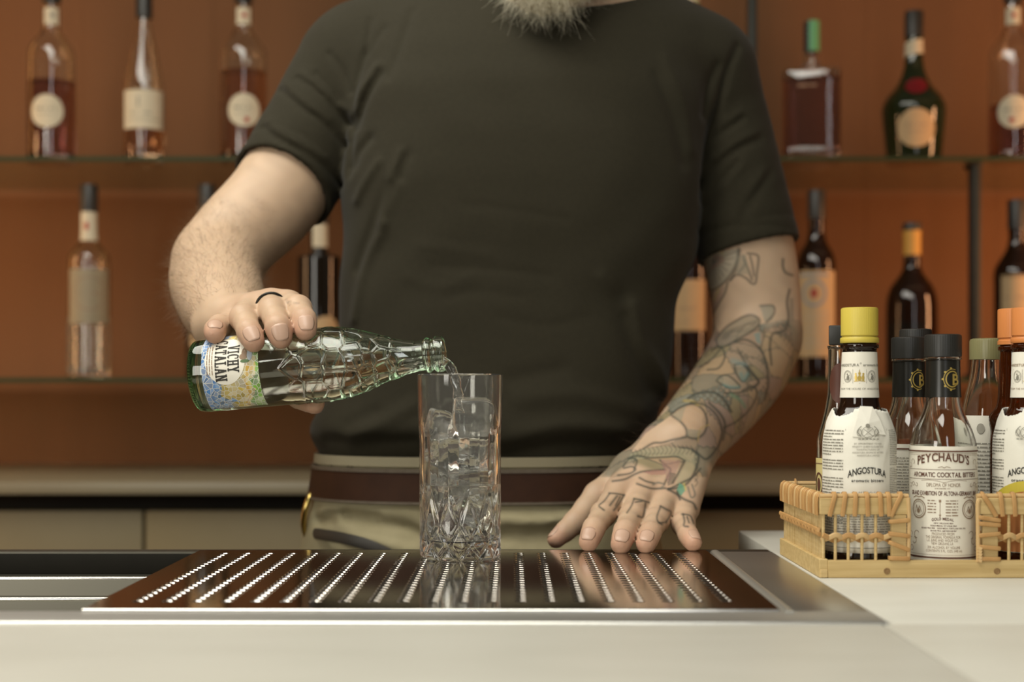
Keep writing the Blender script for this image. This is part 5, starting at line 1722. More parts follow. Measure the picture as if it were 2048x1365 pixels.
# leave bare skin where the photograph shows it
bare = in_poly(PX, PY, [(1425, 585), (1500, 560), (1560, 560), (1560, 640), (1440, 668), (1422, 640)]) | in_poly(PX, PY, [(1290, 868), (1344, 830), (1378, 815), (1405, 830), (1405, 865), (1374, 868), (1344, 885), (1262, 905)])
wav = 12 * np.sin(V2[:, 0] * 160) + 9 * np.sin(V2[:, 1] * 210 + V2[:, 2] * 90)
w *= np.clip((PY + wav - 632) / 26, 0, 1) * np.clip((952 + wav - PY) / 22, 0, 1)
a_ = (w * ~bare * 0.74)[:, None]
col[:] = col * (1 - a_) + cc * a_
col *= (1 - 0.16 * (w * ~bare))[:, None]
e_ = np.zeros(len(V2)); e_[idx] = np.exp(-((D[:, 1] - D[:, 0]) / 0.0015) ** 2) * w[idx]
blend(e_ * ~bare, (0.085, 0.085, 0.065), 0.72)
def ink(pts, wd=1.9, c=INK, a=0.82, m=None):
    x0, x1 = min(p[0] for p in pts) - 8, max(p[0] for p in pts) + 8
    y0, y1 = min(p[1] for p in pts) - 8, max(p[1] for p in pts) + 8
    q = np.nonzero((PX > x0) & (PX < x1) & (PY > y0) & (PY < y1) & (armz if m is None else m))[0]
    if len(q) == 0: return
    pts = [(v.x, v.y) for v in catmull([(p[0], p[1], 0) for p in pts], 5)]
    d = seg_dist(PX[q], PY[q], pts)
    al = (a * np.exp(-(d / wd) ** 2))[:, None]
    col[q] = col[q] * (1 - al) + np.array(c)[None, :] * al
def fill(pts, c, a=0.6):
    q = np.nonzero(armz & in_poly(PX, PY, pts))[0]
    col[q] = col[q] * (1 - a) + np.array(c)[None, :] * a
fan = [(1400, 520), (1420, 510), (1445, 503), (1477, 497), (1473, 525), (1462, 548), (1446, 567), (1424, 580), (1410, 560)]
fill(fan, (0.34, 0.30, 0.225), 0.8)
for k in range(11):
    t = k / 10
    ex, ey = 1405 + 70 * t, 568 - 66 * t ** 1.6 + 14 * math.sin(math.pi * t)
    ink([(1427, 522), ((1427 + ex) / 2, (522 + ey) / 2), (ex, ey)], 1.8, (0.17, 0.145, 0.115), 0.6)
ink([(1430, 515), (1445, 520), (1425, 535)], 4, (0.30, 0.15, 0.11), 0.5)
ink([(1477, 497), (1473, 525), (1462, 548), (1446, 567), (1424, 581), (1412, 570)], 2.4)
ink([(1420, 508), (1436, 500), (1444, 506)], 4, (0.50, 0.38, 0.18), 0.5)
ink([(1480, 500), (1475, 530), (1462, 560)], 2); ink([(1495, 507), (1510, 509), (1517, 516), (1514, 545), (1511, 566), (1503, 567), (1491, 556), (1474, 550), (1458, 562)], 2.2)
ink([(1488, 520), (1497, 540), (1504, 560)], 2.2); ink([(1500, 512), (1505, 532), (1508, 552)], 2); ink([(1478, 545), (1490, 528), (1486, 512)], 3, GREY)
fill([(1474, 512), (1492, 510), (1500, 550), (1472, 549)], (0.24, 0.215, 0.15), 0.5)
ink([(1455, 566), (1450, 585), (1438, 606), (1425, 628)], 2.2); ink([(1424, 584), (1420, 600), (1423, 625)], 2); fill([(1424, 586), (1450, 572), (1438, 605), (1425, 627)], (0.36, 0.21, 0.16), 0.55); ink([(1437, 580), (1428, 600)], 3, (0.47, 0.36, 0.14), 0.6)
ink([(1566, 519), (1566, 535), (1572, 546), (1585, 551)], 2.6); ink([(1579, 580), (1574, 605), (1577, 636), (1568, 662), (1546, 668), (1540, 692), (1543, 730)], 2.6); ink([(1583, 600), (1584, 640)], 4, GREY, 0.6)
fill([(1520, 612), (1548, 612), (1545, 640), (1530, 645)], (0.22, 0.235, 0.185), 0.55); ink([(1520, 612), (1546, 612), (1548, 628), (1533, 645)], 1.8)
leaf = [(1431, 680), (1445, 662), (1462, 648), (1495, 631), (1514, 635), (1519, 645), (1508, 660), (1474, 680), (1441, 696)]
fill(leaf, (0.23, 0.205, 0.145), 0.6); ink(leaf + leaf[:1], 2.2)
for k in range(16):
    ink([(1445 + 4.4 * k, 678 - 2.2 * k + 4 * math.sin(k)), (1449 + 4.4 * k, 664 - 1.6 * k)], 1.6, INK, 0.45)
ink([(1472, 684), (1492, 680), (1517, 695), (1531, 722), (1536, 765), (1530, 800)], 2.6); ink([(1476, 700), (1492, 728), (1516, 762), (1508, 774)], 2.2)
ink([(1424, 700), (1440, 694), (1450, 712), (1438, 736), (1415, 740)], 2.2); ink([(1400, 735), (1422, 720), (1440, 700)], 2)
fill([(1508, 668), (1521, 664), (1521, 690), (1512, 684)], (0.14, 0.24, 0.22), 0.6)
l1 = [(1468, 730), (1474, 750), (1486, 764), (1497, 752), (1494, 738), (1484, 728)]; fill(l1, (0.30, 0.245, 0.17), 0.6); ink(l1 + l1[:1], 2); ink([(1482, 748), (1487, 760), (1495, 748)], 4, (0.11, 0.22, 0.20), 0.6)
l2 = [(1433, 762), (1442, 753), (1454, 751), (1468, 760), (1480, 775), (1462, 777), (1446, 771)]; fill(l2, (0.30, 0.26, 0.18), 0.6); ink(l2 + l2[:1], 2); ink([(1448, 771), (1462, 775), (1478, 775)], 3.4, (0.12, 0.23, 0.21), 0.6)
ink([(1466, 722), (1490, 730)], 6, (0.17, 0.25, 0.23), 0.55)
ink([(1489, 732), (1505, 750), (1518, 766), (1488, 784), (1450, 787)], 2.2)
ink([(1376, 797), (1390, 789), (1410, 785), (1428, 786), (1446, 797), (1463, 824)], 2.6); ink([(1462, 790), (1480, 800), (1490, 815)], 3.5, (0.12, 0.23, 0.14), 0.7)
rnd_ = [(1342, 830), (1356, 818), (1378, 809), (1396, 812), (1409, 825), (1414, 845), (1409, 865), (1394, 877), (1376, 874), (1372, 858), (1360, 843), (1344, 832)]
fill(rnd_, (0.43, 0.29, 0.185), 0.7); ink(rnd_, 2.6)
fill([(1344, 830), (1372, 812), (1362, 845)], (0.26, 0.235, 0.165), 0.6); fill([(1374, 872), (1374, 858), (1406, 862), (1394, 877)], (0.23, 0.215, 0.155), 0.6)
ink([(1368, 802), (1384, 803), (1396, 810)], 3, (0.46, 0.33, 0.10), 0.6)
ink([(1382, 806), (1400, 808), (1418, 816), (1436, 836), (1444, 862), (1440, 885), (1428, 905), (1412, 919), (1396, 908), (1382, 899), (1358, 896)], 2.6)
ink([(1418, 806), (1440, 828), (1450, 850), (1446, 880)], 3.2); ink([(1485, 782), (1500, 774), (1512, 778), (1512, 795), (1499, 820), (1474, 843), (1448, 856)], 2.2)
ink([(1396, 884), (1400, 860), (1418, 850)], 2, (0.37, 0.26, 0.10), 0.6)
ink([(1262, 912), (1284, 900), (1306, 887), (1324, 886), (1346, 880), (1372, 875)], 2.4)
snake = [(1250, 926), (1262, 908), (1290, 898), (1330, 893), (1356, 896), (1384, 900), (1396, 912), (1390, 940), (1372, 968), (1352, 975), (1356, 950), (1372, 925), (1352, 915), (1320, 914), (1290, 917), (1268, 920)]
fill(snake, (0.36, 0.32, 0.20), 0.65)
for k in range(22):
    t = k / 21
    x = 1262 + 128 * min(1, t * 1.4); y = 910 - 10 * math.sin(t * 3) + max(0, t - 0.7) * 190
    ink([(x, y - 8), (x + 5, y), (x, y + 8)], 1.7, INK, 0.45)
ink([(1256, 917), (1275, 912), (1298, 916), (1329, 915), (1353, 914), (1370, 922)], 2.2); ink([(1384, 901), (1397, 912), (1392, 938), (1376, 966), (1356, 976), (1336, 979)], 2.6)
ink([(1246, 934), (1252, 925), (1262, 917), (1274, 922), (1268, 940)], 2); ink([(1248, 937), (1264, 934), (1271, 940), (1258, 948), (1236, 951)], 2)
ink([(1225, 963), (1250, 959), (1268, 950), (1284, 944), (1306, 942), (1330, 940)], 2.4); fill([(1284, 945), (1305, 941), (1332, 940), (1330, 950), (1305, 951)], (0.36, 0.17, 0.14), 0.6)
ink([(1279, 956), (1292, 963), (1308, 967)], 2.2); ink([(1274, 968), (1288, 973), (1306, 978), (1331, 977)], 2.4); ink([(1306, 970), (1316, 966), (1328, 970), (1322, 977)], 2.2, GREY)
ink([(1320, 921), (1332, 932), (1341, 940), (1335, 955), (1329, 968)], 2.4); fill([(1322, 920), (1362, 922), (1350, 950), (1336, 968)], (0.33, 0.185, 0.155), 0.55); fill([(1340, 945), (1352, 948), (1346, 970), (1334, 972)], (0.12, 0.10, 0.075), 0.6)
ink([(1368, 925), (1356, 948), (1346, 966)], 2.6); ink([(1401, 938), (1385, 955), (1366, 965), (1338, 979)], 2.4)
dia = [(1359, 967), (1370, 974), (1369, 984), (1361, 993), (1353, 982)]; fill(dia, (0.12, 0.30, 0.20), 0.85); ink([(1368, 968), (1371, 980)], 2, (0.50, 0.42, 0.12), 0.7)
ink([(1336, 979), (1352, 988), (1368, 999), (1386, 1007), (1392, 1018)], 2.8); ink([(1354, 984), (1360, 1000)], 2.4); ink([(1376, 975), (1382, 995), (1390, 990), (1384, 970)], 2, GREY)
# lettering on the fingers
ink([(1218, 987), (1233, 988), (1248, 991)], 1.9); ink([(1248, 991), (1238, 1008), (1228, 1021)], 2.6); ink([(1219, 988), (1208, 1003), (1198, 1012), (1208, 1021)], 1.9); ink([(1234, 993), (1226, 1003), (1220, 1011)], 2.4); ink([(1240, 994), (1231, 1012)], 1.6)
ink([(1268, 998), (1283, 1001), (1298, 1006)], 2.2); ink([(1268, 999), (1263, 1012), (1254, 1026)], 1.9); ink([(1271, 1005), (1284, 1003)], 1.7); ink([(1291, 1008), (1289, 1022), (1285, 1035), (1276, 1033)], 2.5)
ink([(1321, 1013), (1332, 1019), (1342, 1025), (1338, 1036), (1332, 1045)], 2.3); ink([(1332, 1045), (1318, 1046), (1314, 1034), (1321, 1014)], 2.0); ink([(1318, 1046), (1324, 1050)], 2)
ink([(1364, 1029), (1374, 1030), (1382, 1034), (1387, 1047)], 2.0); ink([(1366, 1029), (1369, 1042), (1368, 1052), (1376, 1054)], 2.2); ink([(1374, 1034), (1378, 1046)], 1.8)
# small mark on the pouring index finger
ink([(572, 600), (576, 606), (580, 610)], 1.6, INK, 0.5, face); ink([(572, 605), (582, 603)], 1.4, INK, 0.4, face); ink([(588, 606), (598, 607)], 1.8, INK, 0.35, face)
at = me.color_attributes.new('Col', 'FLOAT_COLOR', 'POINT')
at.data.foreach_set('color', np.concatenate([col, np.ones((len(col), 1))], 1).astype(np.float32).ravel())
K = {}
K['skin'] = mat('skin', (1, 1, 1), 0.48, attr='Col', sss=0.12, bump=(900, 0.12), spec=0.35)
body = obj('body', me, K['skin'], man)

# fingernails
from mathutils.bvhtree import BVHTree
SKIN = BVHTree.FromPolygons([tuple(p) for p in V2], [tuple(map(int, q)) for q in qr] + [tuple(map(int, q)) for q in qn], epsilon=0.0)
K['nail'] = mat('fingernail', (0.50, 0.325, 0.235), 0.42, coat=0.1)
def nail(P3, rt, up, rd, wd=0.78):
    a, t = Vector(P3[2]), Vector(P3[3])
    d = (t - a).normalized()
    u = (Vector(up) - d * d.dot(Vector(up))).normalized()
    s = d.cross(u)
    vs, fs = [], []
    nu, nv = 10, 8
    for j in range(nv + 1):
        for i in range(nu + 1):
            x, y = -1 + 2 * i / nu, -1 + 2 * j / nv
            # rounded-square outline
            x2 = x * math.sqrt(max(0, 1 - 0.38 * y * y)); y2 = y * math.sqrt(max(0, 1 - 0.30 * x * x))
            ang = x2 * wd
            l = y2 * rt * 0.78 - rt * 0.18
            ln = (t - a).length
            rr = rt + (rd - rt) * min(1, -l / ln) if l < 0 else rt - 0.30 * l * l / rt
            p = t + d * l + (u * math.cos(ang) + s * math.sin(ang)) * (rr + 0.00012)
            nn = (u * math.cos(ang) + s * math.sin(ang))
            hit = SKIN.ray_cast(p + nn * 0.006, -nn, 0.012)
            if hit[0] is not None:
                flat = t + d * l + nn * (rr - 0.0004)
                p = hit[0] + nn * 0.00022 if (hit[0] - t - d * l).dot(nn) > (flat - t - d * l).dot(nn) else flat
            vs.append(p - man.location)
    for j in range(nv):
        for i in range(nu):
            q = j * (nu + 1) + i
            fs.append((q, q + 1, q + nu + 2, q + nu + 1))
    o = obj('fingernail', make_mesh('fingernail', vs, fs, True), K['nail'], man)
    so = o.modifiers.new('thick', 'SOLIDIFY'); so.thickness = 0.0004; so.offset = -1
for n_, up in (('index', (-0.1, -0.45, 0.9)), ('middle', (0.05, -0.45, 0.9)), ('ring', (0.0, -0.45, 0.9)), ('little', (0.35, -0.35, 0.9))):
    nail(HANDF['L' + n_], LH[n_][3][3], up, LH[n_][2][3])
nail(HANDF['Lthumb'], LH['thumb'][3][3], (-0.3, 0.2, 0.9), LH['thumb'][2][3])
for n_, up in (('index', (0.25, -0.95, 0.35)), ('middle', (0.2, -1, 0.3)), ('ring', (0.2, -1, 0.3)), ('little', (0.1, -0.25, 1.0))):
    nail(HANDF['R' + n_], RH_[n_][3][3], up, RH_[n_][2][3])
nail(HANDF['Rthumb'], RH_['thumb'][3][3], (0.2, 0.3, -0.9), RH_['thumb'][2][3])

# black ring on the pouring hand
ra_, rb_ = Vector(HANDF['Rmiddle'][0]), Vector(HANDF['Rmiddle'][1])
d = (rb_ - ra_).normalized()
c = ra_.lerp(rb_, 0.50)
s1 = d.orthogonal().normalized(); s2 = d.cross(s1)
pts = [c + (s1 * math.cos(2 * math.pi * i / 40) + s2 * math.sin(2 * math.pi * i / 40)) * 0.0122 for i in range(41)]
v, f = tube_geo([p - man.location for p in pts], 0.0013, 10)
obj('ring', make_mesh('ring', v, f, True), mat('black_ring', (0.02, 0.018, 0.014), 0.3, 0.6), man)

# ------------------------------------------------------------------ t-shirt
hs = 0.0024
TF = Field((-0.325, 1.30, 0.935), (0.335, 1.625, 1.475), hs)
torso(TF, 0.0, zt_(945), zt_(-62), 0.0)
TF.cone((xt_(735), 1.490, zt_(98)), .056, (xt_(1020), 1.492, zt_(5)), .058, 0.05)
TF.cone((xt_(1392), 1.490, zt_(118)), .050, (xt_(1150), 1.492, zt_(5)), .058, 0.05)
SR = [W(690, 140, 1.485), W(629, 262, 1.468), W(560, 382, 1.452), W(535, 425, 1.445)]
SLv = [W(1416, 152, 1.485), W(1460, 330, 1.49), W(1499, 507, 1.498), W(1508, 548, 1.50)]
TF.chain(SR, [.0510, .0530, .0535, .0535], 0.028)
TF.chain(SLv, [.0490, .0515, .0530, .0530], 0.028)
X = (TF.lo[0] + hs * np.arange(TF.n[0]))[:, None, None]; Y = (TF.lo[1] + hs * np.arange(TF.n[1]))[None, :, None]; Z = (TF.lo[2] + hs * np.arange(TF.n[2]))[None, None, :]
# folds, drawn on the front of the cloth
XX, ZZ = X[:, 0, 0][:, None], Z[0, 0, :][None, :]
FX = XX / 1.39 * F + 1024 + 0 * ZZ
FY = HY - (ZZ - CZ) / 1.39 * F + 0 * XX
D2 = np.zeros(FX.shape)
def fold(pts, amp, wd, dx=0):
    global D2
    pts = [(v.x, v.y) for v in catmull([(p[0], p[1], 0) for p in pts], 5)]
    d = seg_dist(FX, FY, pts)
    tot = len(pts)
    D2 = D2 + amp * np.exp(-(d / wd) ** 2)
# image points are given as they lie at sleeve depth; shift to the 1.39 plane used here
def sc(pts, d0=1.42):
    return [((p[0] - 1024) * d0 / 1.39 + 1024, (p[1] - HY) * d0 / 1.39 + HY) for p in pts]
for pts, amp, wd in (
    ([(595, 155), (635, 185), (674, 224), (704, 252)], .0034, 7), ([(600, 148), (645, 180), (690, 222)], -.0018, 9),
    ([(559, 175), (598, 214), (648, 250), (694, 293)], .0032, 7), ([(566, 166), (610, 205), (660, 243)], -.0018, 9),
    ([(632, 150), (660, 182), (677, 206)], .0024, 6), ([(529, 257), (559, 283), (635, 323), (683, 368)], .0030, 7), ([(540, 248), (585, 283), (650, 320)], -.0020, 10),
    ([(660, 110), (690, 150), (704, 190)], .0018, 7)):
    fold(sc(pts, 1.43), amp, wd)
for pts, amp, wd in (
    ([(735, 20), (730, 80), (708, 165), (703, 250), (696, 346)], .0022, 7),
    ([(822, 10), (806, 76), (780, 158)], .0022, 9), ([(766, 43), (748, 70), (733, 99)], .0018, 8), ([(763, 148), (730, 198), (712, 250)], .0034, 10), ([(752, 128), (716, 188), (708, 215)], -.0026, 9),
    ([(742, 280), (718, 305), (708, 330)], .0028, 10), ([(806, 316), (785, 370), (764, 450)], -.0022, 9), ([(820, 322), (800, 380), (780, 440)], .0020, 11), ([(760, 330), (728, 372), (712, 400)], -.0024, 9),
    ([(802, 380), (770, 460), (732, 530), (706, 640)], -.0026, 10), ([(782, 380), (745, 465), (716, 540)], .0024, 11),
    ([(714, 872), (770, 845), (833, 811)], -.0030, 16), ([(700, 850), (760, 825)], .0024, 14), ([(660, 880), (740, 882), (835, 878)], .0030, 13),
    ([(870, 540), (1000, 548), (1100, 560)], .0008, 9), ([(850, 500), (980, 520)], -.0008, 12), ([(900, 600), (960, 590), (1040, 600)], .0007, 9), ([(820, 560), (880, 580), (950, 560)], -.0008, 12),
    ([(930, 420), (1040, 436), (1130, 450)], .0006, 8), ([(1000, 640), (1090, 655), (1170, 640)], .0007, 10),
    ([(1263, 615), (1285, 690), (1320, 740), (1350, 800)], -.0030, 13), ([(1235, 600), (1262, 700), (1300, 780)], .0030, 20), ([(1200, 560), (1240, 620)], -.002, 12),
    ([(1010, 880), (1120, 850), (1240, 860)], -.0026, 16), ([(1000, 905), (1130, 885), (1260, 890)], .0030, 14), ([(1040, 800), (1150, 790), (1280, 820)], -.0020, 18), ([(1020, 760), (1120, 740)], .0016, 16),
    ([(1310, 160), (1345, 250), (1365, 330)], .0018, 12), ([(1330, 120), (1370, 220), (1385, 300)], -.0016, 12), ([(1000, 60), (1090, 75), (1190, 60)], .0012, 12)):
    fold(pts, amp, wd)
for pts, amp, wd in (
    ([(1473, 95), (1450, 150), (1432, 230), (1408, 320), (1399, 400)], .0032, 8), ([(1431, 137), (1410, 180), (1398, 240)], .0024, 9),
    ([(1484, 236), (1455, 258), (1431, 274)], .0030, 7), ([(1484, 225), (1452, 247)], -.0018, 8), ([(1522, 274), (1480, 296), (1440, 325), (1402, 366)], .0030, 8), ([(1510, 268), (1465, 290), (1430, 318)], -.0020, 8),
    ([(1476, 324), (1440, 365), (1416, 408)], .0028, 7), ([(1486, 330), (1450, 372)], -.0020, 8), ([(1545, 343), (1510, 390), (1488, 430)], .0024, 9), ([(1530, 340), (1498, 390)], -.0018, 9), ([(1440, 395), (1420, 430)], .0022, 7),
    ([(1393, 463), (1440, 455), (1488, 451), (1540, 449), (1592, 455)], .0014, 5)):
    fold(sc(pts, 1.44), amp, wd)
fw = np.clip((1.50 - Y) / 0.06, 0, 1)
TF.d += (D2[:, None, :] * fw).astype(np.float32)
# gentle unevenness of the cloth
TF.d += (0.0009 * np.sin(X * 47 + 3 * np.sin(Z * 19)) * np.sin(Z * 38 + 2 * np.sin(X * 23))).astype(np.float32)
def plane_cut(p, n_, side):
    n_ = Vector(n_).normalized()
    q = (X - p.x) * n_.x + (Y - p.y) * n_.y + (Z - p.z) * n_.z
    return q, side
# cut the sleeves, hollow them from the hem upwards
for (Sv, hem, rr) in ((SR, W(563, 372, 1.452), .0480), (SLv, W(1498, 504, 1.498), .0480)):
    n_ = (Vector(Sv[2]) - Vector(Sv[1])).normalized()
    n_ = (n_ + Vector((0.0, -0.42 if Sv is SR else -0.22, 0.0))).normalized()
    ax_ = (Vector(Sv[2]) - Vector(Sv[1])).normalized()
    q = (X - hem.x) * n_.x + (Y - hem.y) * n_.y + (Z - hem.z) * n_.z
    out = (X < -0.1835) if Sv is SR else (X > 0.1915)
    loc = out & (np.abs(X - hem.x) < 0.085) & (np.abs(Y - hem.y) < 0.09)
    TF.d = np.where(loc & (q > -0.02) & (q < 0.125), np.maximum(TF.d, q), TF.d).astype(np.float32)
    # stitched hem line
    TF.d += (0.0009 * np.exp(-((q + 0.021) / 0.0018) ** 2) * loc).astype(np.float32)
    T2 = Field(TF.lo, TF.lo + hs * (TF.n - 1), hs)
    T2.cone(hem - ax_ * 0.010, rr, hem + ax_ * 0.04, rr)
    T2.d = T2.d[:TF.n[0], :TF.n[1], :TF.n[2]]
    TF.d = np.maximum(TF.d, -T2.d)
# neck opening
nk = Vector((xt_(1128), 1.470, zt_(6)))
nn_ = Vector((0, -0.42, 1)).normalized()
q = (X - nk.x) * nn_.x + (Y - nk.y) * nn_.y + (Z - nk.z) * nn_.z
rad_ = np.sqrt((X - nk.x) ** 2 + ((Y - nk.y) * 0.98) ** 2)
TF.d = np.maximum(TF.d, np.where(rad_ < 0.092, q - np.clip((rad_ - 0.057) * 0.35, 0, 0.02), -1)).astype(np.float32)
cav = np.maximum(rad_ - 0.056, -(q + 0.02))
TF.d = np.maximum(TF.d, -cav).astype(np.float32)
ringd = np.sqrt((rad_ - 0.0605) ** 2 + (q + 0.004) ** 2) - 0.0062
TF.d = np.minimum(TF.d, ringd).astype(np.float32)
TV, TQ = TF.mesh()
del TF, T2
TV = relax(TV, TQ, 2, 0.45)
K['shirt'] = mat('black_cotton', (0.024, 0.0205, 0.0118), 0.88, var=(240, (0.029, 0.025, 0.0145), 0.3), sheen=0.06, bump=(1400, 0.25), spec=0.2)
obj('t_shirt', make_mesh('t_shirt', at_man(TV), TQ, True), K['shirt'], man)

# ------------------------------------------------------------------ trousers, belt, clip, shoes
hp = 0.0036
PF = Field((-0.27, 1.28, 0.0), (0.20, 1.66, 1.0), hp)
PS = [(888, 644, 1270, .124, 1.458), (935, 640, 1278, .124, 1.458), (985, 632, 1286, .126, 1.460), (1020, 618, 1300, .132, 1.464), (1065, 609, 1316, .136, 1.468), (1130, 600, 1330, .138, 1.47), (1200, 600, 1330, .136, 1.472)]
PSz = np.array([zt_(a[0]) for a in PS])[::-1]
def psect(z):
    z = np.asarray(z)
    g = lambda k, fn=(lambda q: q): np.interp(z, PSz, [fn(a[k]) for a in PS][::-1])
    l, r_ = g(1, xt_), g(2, xt_)
    return (l + r_) / 2, (r_ - l) / 2, g(4), g(3)
s, X, Y, Z = PF.sl((-0.27, 1.28, 0.74), (0.20, 1.66, zt_(895)))
cx, a, cy_, b = [q[None, None, :] for q in psect(Z.ravel())]
q = ((np.abs(X - cx) / a) ** 2.4 + (np.abs(Y - cy_) / b) ** 2.4) ** (1 / 2.4)
d = (q - 1) * np.minimum(a, b)
d = np.maximum(d, np.maximum(0.76 - Z, Z - zt_(906)))
FX = (X[:, 0, :] / 1.36 * F + 1024) + 0 * Z[:, 0, :]; FY = HY - (Z[:, 0, :] - CZ) / 1.36 * F + 0 * X[:, 0, :]
D2 = np.zeros(FX.shape)
for pts, amp, wd in (([(690, 1035), (740, 1045), (800, 1050), (840, 1062), (870, 1090)], .007, 12), ([(640, 1020), (720, 1012), (830, 1018)], -.002, 12), ([(700, 1075), (760, 1080), (830, 1100)], -.004, 14), ([(630, 1050), (660, 1045)], .006, 12),
                     ([(1000, 1035), (1080, 1040), (1160, 1030)], -.005, 14), ([(1000, 1070), (1090, 1068), (1180, 1060)], .007, 12), ([(930, 1020), (950, 1060), (955, 1110)], .003, 8), ([(650, 1032), (700, 1026), (760, 1030)], .0028, 6), ([(720, 1062), (780, 1072), (830, 1078)], .003, 7), ([(660, 1088), (720, 1096), (790, 1110)], .003, 7), ([(1010, 1050), (1060, 1054), (1120, 1048)], .003, 7), ([(1040, 1085), (1100, 1084), (1170, 1078)], .003, 7), ([(690, 1000), (740, 1004), (800, 1004)], .0014, 5)):
    fold(pts, amp, wd)
d = d + D2[:, None, :] * np.clip((1.47 - Y) / 0.05, 0, 1)
PF.smin(s, d.astype(np.float32), 0)
for sgn, tx in ((-1, -0.135), (1, 0.055)):
    PF.chain([(tx * 0.8 - 0.006, 1.47, 0.80), (tx, 1.472, 0.48), (tx * 1.08, 1.485, 0.26), (tx * 1.12, 1.49, 0.055)], [.088, .070, .066, .060], 0.03)
# the waistband is open at the top
cx, a, cy_, b = [q[None, None, :] for q in psect(Z.ravel())]
inn_ = (((np.abs(X - cx) / (a - .004)) ** 2.4 + (np.abs(Y - cy_) / (b - .004)) ** 2.4) ** (1 / 2.4) - 1) * np.minimum(a, b)
inn_ = np.maximum(inn_, zt_(950) - Z)
PF.d[s] = np.maximum(PF.d[s], -inn_)
PV, PQ = PF.mesh()
del PF
PV = relax(PV, PQ, 2, 0.45)
K['trouser'] = mat('olive_canvas', (0.31, 0.268, 0.158), 0.9, var=(60, (0.36, 0.312, 0.19), 0.3), bump=(900, 0.3), spec=0.2)
obj('trousers', make_mesh('trousers', at_man(PV), PQ, True), K['trouser'], man)
def band(name, za, zb_, out, th_, m, seg=96, bulge=0.0):
    vs, fs = [], []
    rows = [(0, za), (1, za), (1, za * .5 + zb_ * .5), (1, zb_), (0, zb_)]
    for (o_, z) in rows:
        cx, a, cy_, b = [float(q) for q in psect(z)]
        for k in range(seg):
            t = 2 * math.pi * k / seg
            cc_, ss_ = math.cos(t), math.sin(t)
            r_ = 1 / (abs(cc_) ** 2.4 + abs(ss_) ** 2.4) ** (1 / 2.4)
            e = out + (th_ if o_ else -0.001)
            vs.append((cx + (a + e) * cc_ * r_ - man.location.x, cy_ + (b + e) * ss_ * r_ - man.location.y, z))
    for j in range(len(rows) - 1):
        for k in range(seg):
            q, q2 = j * seg + k, j * seg + (k + 1) % seg
            fs.append((q, q2, q2 + seg, q + seg))
    return obj(name, make_mesh(name, vs, fs, 50), m, man)
K['belt'] = mat('brown_leather', (0.030, 0.0108, 0.0038), 0.65, spec=0.3, var=(70, (0.044, 0.016, 0.0058), 0.3), bump=(500, 0.15))
K['belt_edge'] = mat('worn_leather_edge', (0.085, 0.062, 0.040), 0.7, var=(200, (0.12, 0.095, 0.065), 0.3))
zb0, zb1 = CZ - 0.1035, CZ - 0.0715
band('belt', zb0, zb1, 0.0015, 0.0035, K['belt'])
band('belt_edge', zb1 - 0.0030, zb1 + 0.0006, 0.0018, 0.0040, K['belt_edge'])
band('belt_edge', zb0 - 0.0006, zb0 + 0.0016, 0.0018, 0.0040, K['belt_edge'])
band('waistband', CZ - 0.0690, CZ - 0.0600, 0.0010, 0.0026, mat('pale_waistband', (0.25, 0.215, 0.135), 0.8, bump=(900, 0.3)))
pts = catmull([W(637, 984, 1.425), W(622, 990, 1.41), W(611, 1018, 1.405), W(607, 1048, 1.41), W(612, 1072, 1.42)], 6)
v, f = tube_geo([p - man.location for p in pts], 0.0030, 12)
obj('brass_clip', make_mesh('brass_clip', v, f, True), mat('brass', (0.62, 0.45, 0.15), 0.25, 1.0), man)
pts = catmull([W(608, 1066, 1.44), W(640, 1069, 1.38), W(690, 1078, 1.345), W(740, 1092, 1.335), (W(800, 1120, 1.335))], 6)
v, f = tube_geo([p - man.location for p in pts], 0.0055, 10, 0.35, up=(0, -1, 0.1))
obj('leather_strap', make_mesh('leather_strap', v, f, 40), mat('dark_strap', (0.040, 0.034, 0.026), 0.6), man)
for tx in (-0.151, 0.062):
    SF = Field((tx - 0.08, 1.25, -0.005), (tx + 0.08, 1.62, 0.14), 0.005)
    SF.cone((tx, 1.54, 0.045), .040, (tx * 1.05, 1.36, 0.035), .038, 0.02)
    SF.cone((tx, 1.50, 0.05), .050, (tx, 1.49, 0.09), .052, 0.03)
    X = (SF.lo[0] + 0.005 * np.arange(SF.n[0]))[:, None, None]; Z = (SF.lo[2] + 0.005 * np.arange(SF.n[2]))[None, None, :]
    SF.d = np.maximum(SF.d, 0.001 - Z + 0 * X).astype(np.float32)
    v, f = SF.mesh()
    obj('shoe', make_mesh('shoe', at_man(v), f, True), P_['black_cap'], man)

# ------------------------------------------------------------------ beard, hair, eyes, arm hair
K['beard'] = mat('grey_blond_hair', (0.60, 0.54, 0.39), 0.8, bump=(700, 0.6))
BD = Field((HXp - 0.11, 1.28, 1.37), (HXp + 0.11, 1.52, 1.56), 0.003)
BD.cone((HXp, 1.372, 1.485), .050, (xt_(1090, 1.37), 1.352, 1.428), .036, 0)
for s_ in (-1, 1):
    BD.cone((HXp + s_ * .030, 1.385, 1.495), .032, (HXp + s_ * .066, 1.455, 1.535), .016, 0.02)
BD.cone((xt_(1060, 1.36), 1.352, 1.432), .020, (xt_(1125, 1.36), 1.35, 1.423), .019, 0.015)
BD.ball((HXp, 1.335, 1.506), (.020, .03, .006), 0.006, sub=True)
v, f = BD.mesh()
n_ = vnormals(v, f)
rb = np.random.default_rng(8)
v = v + n_ * (0.0010 * np.sin(v[:, [0]] * 330 + 3 * np.sin(v[:, [2]] * 210)) + 0.0010 * rb.normal(0, 1, (len(v), 1)))
bd = obj('beard', make_mesh('beard', at_man(v), f, True), K['beard'], man)
low = np.nonzero((v[:, 2] < 1.475) & (v[:, 1] < 1.45))[0]
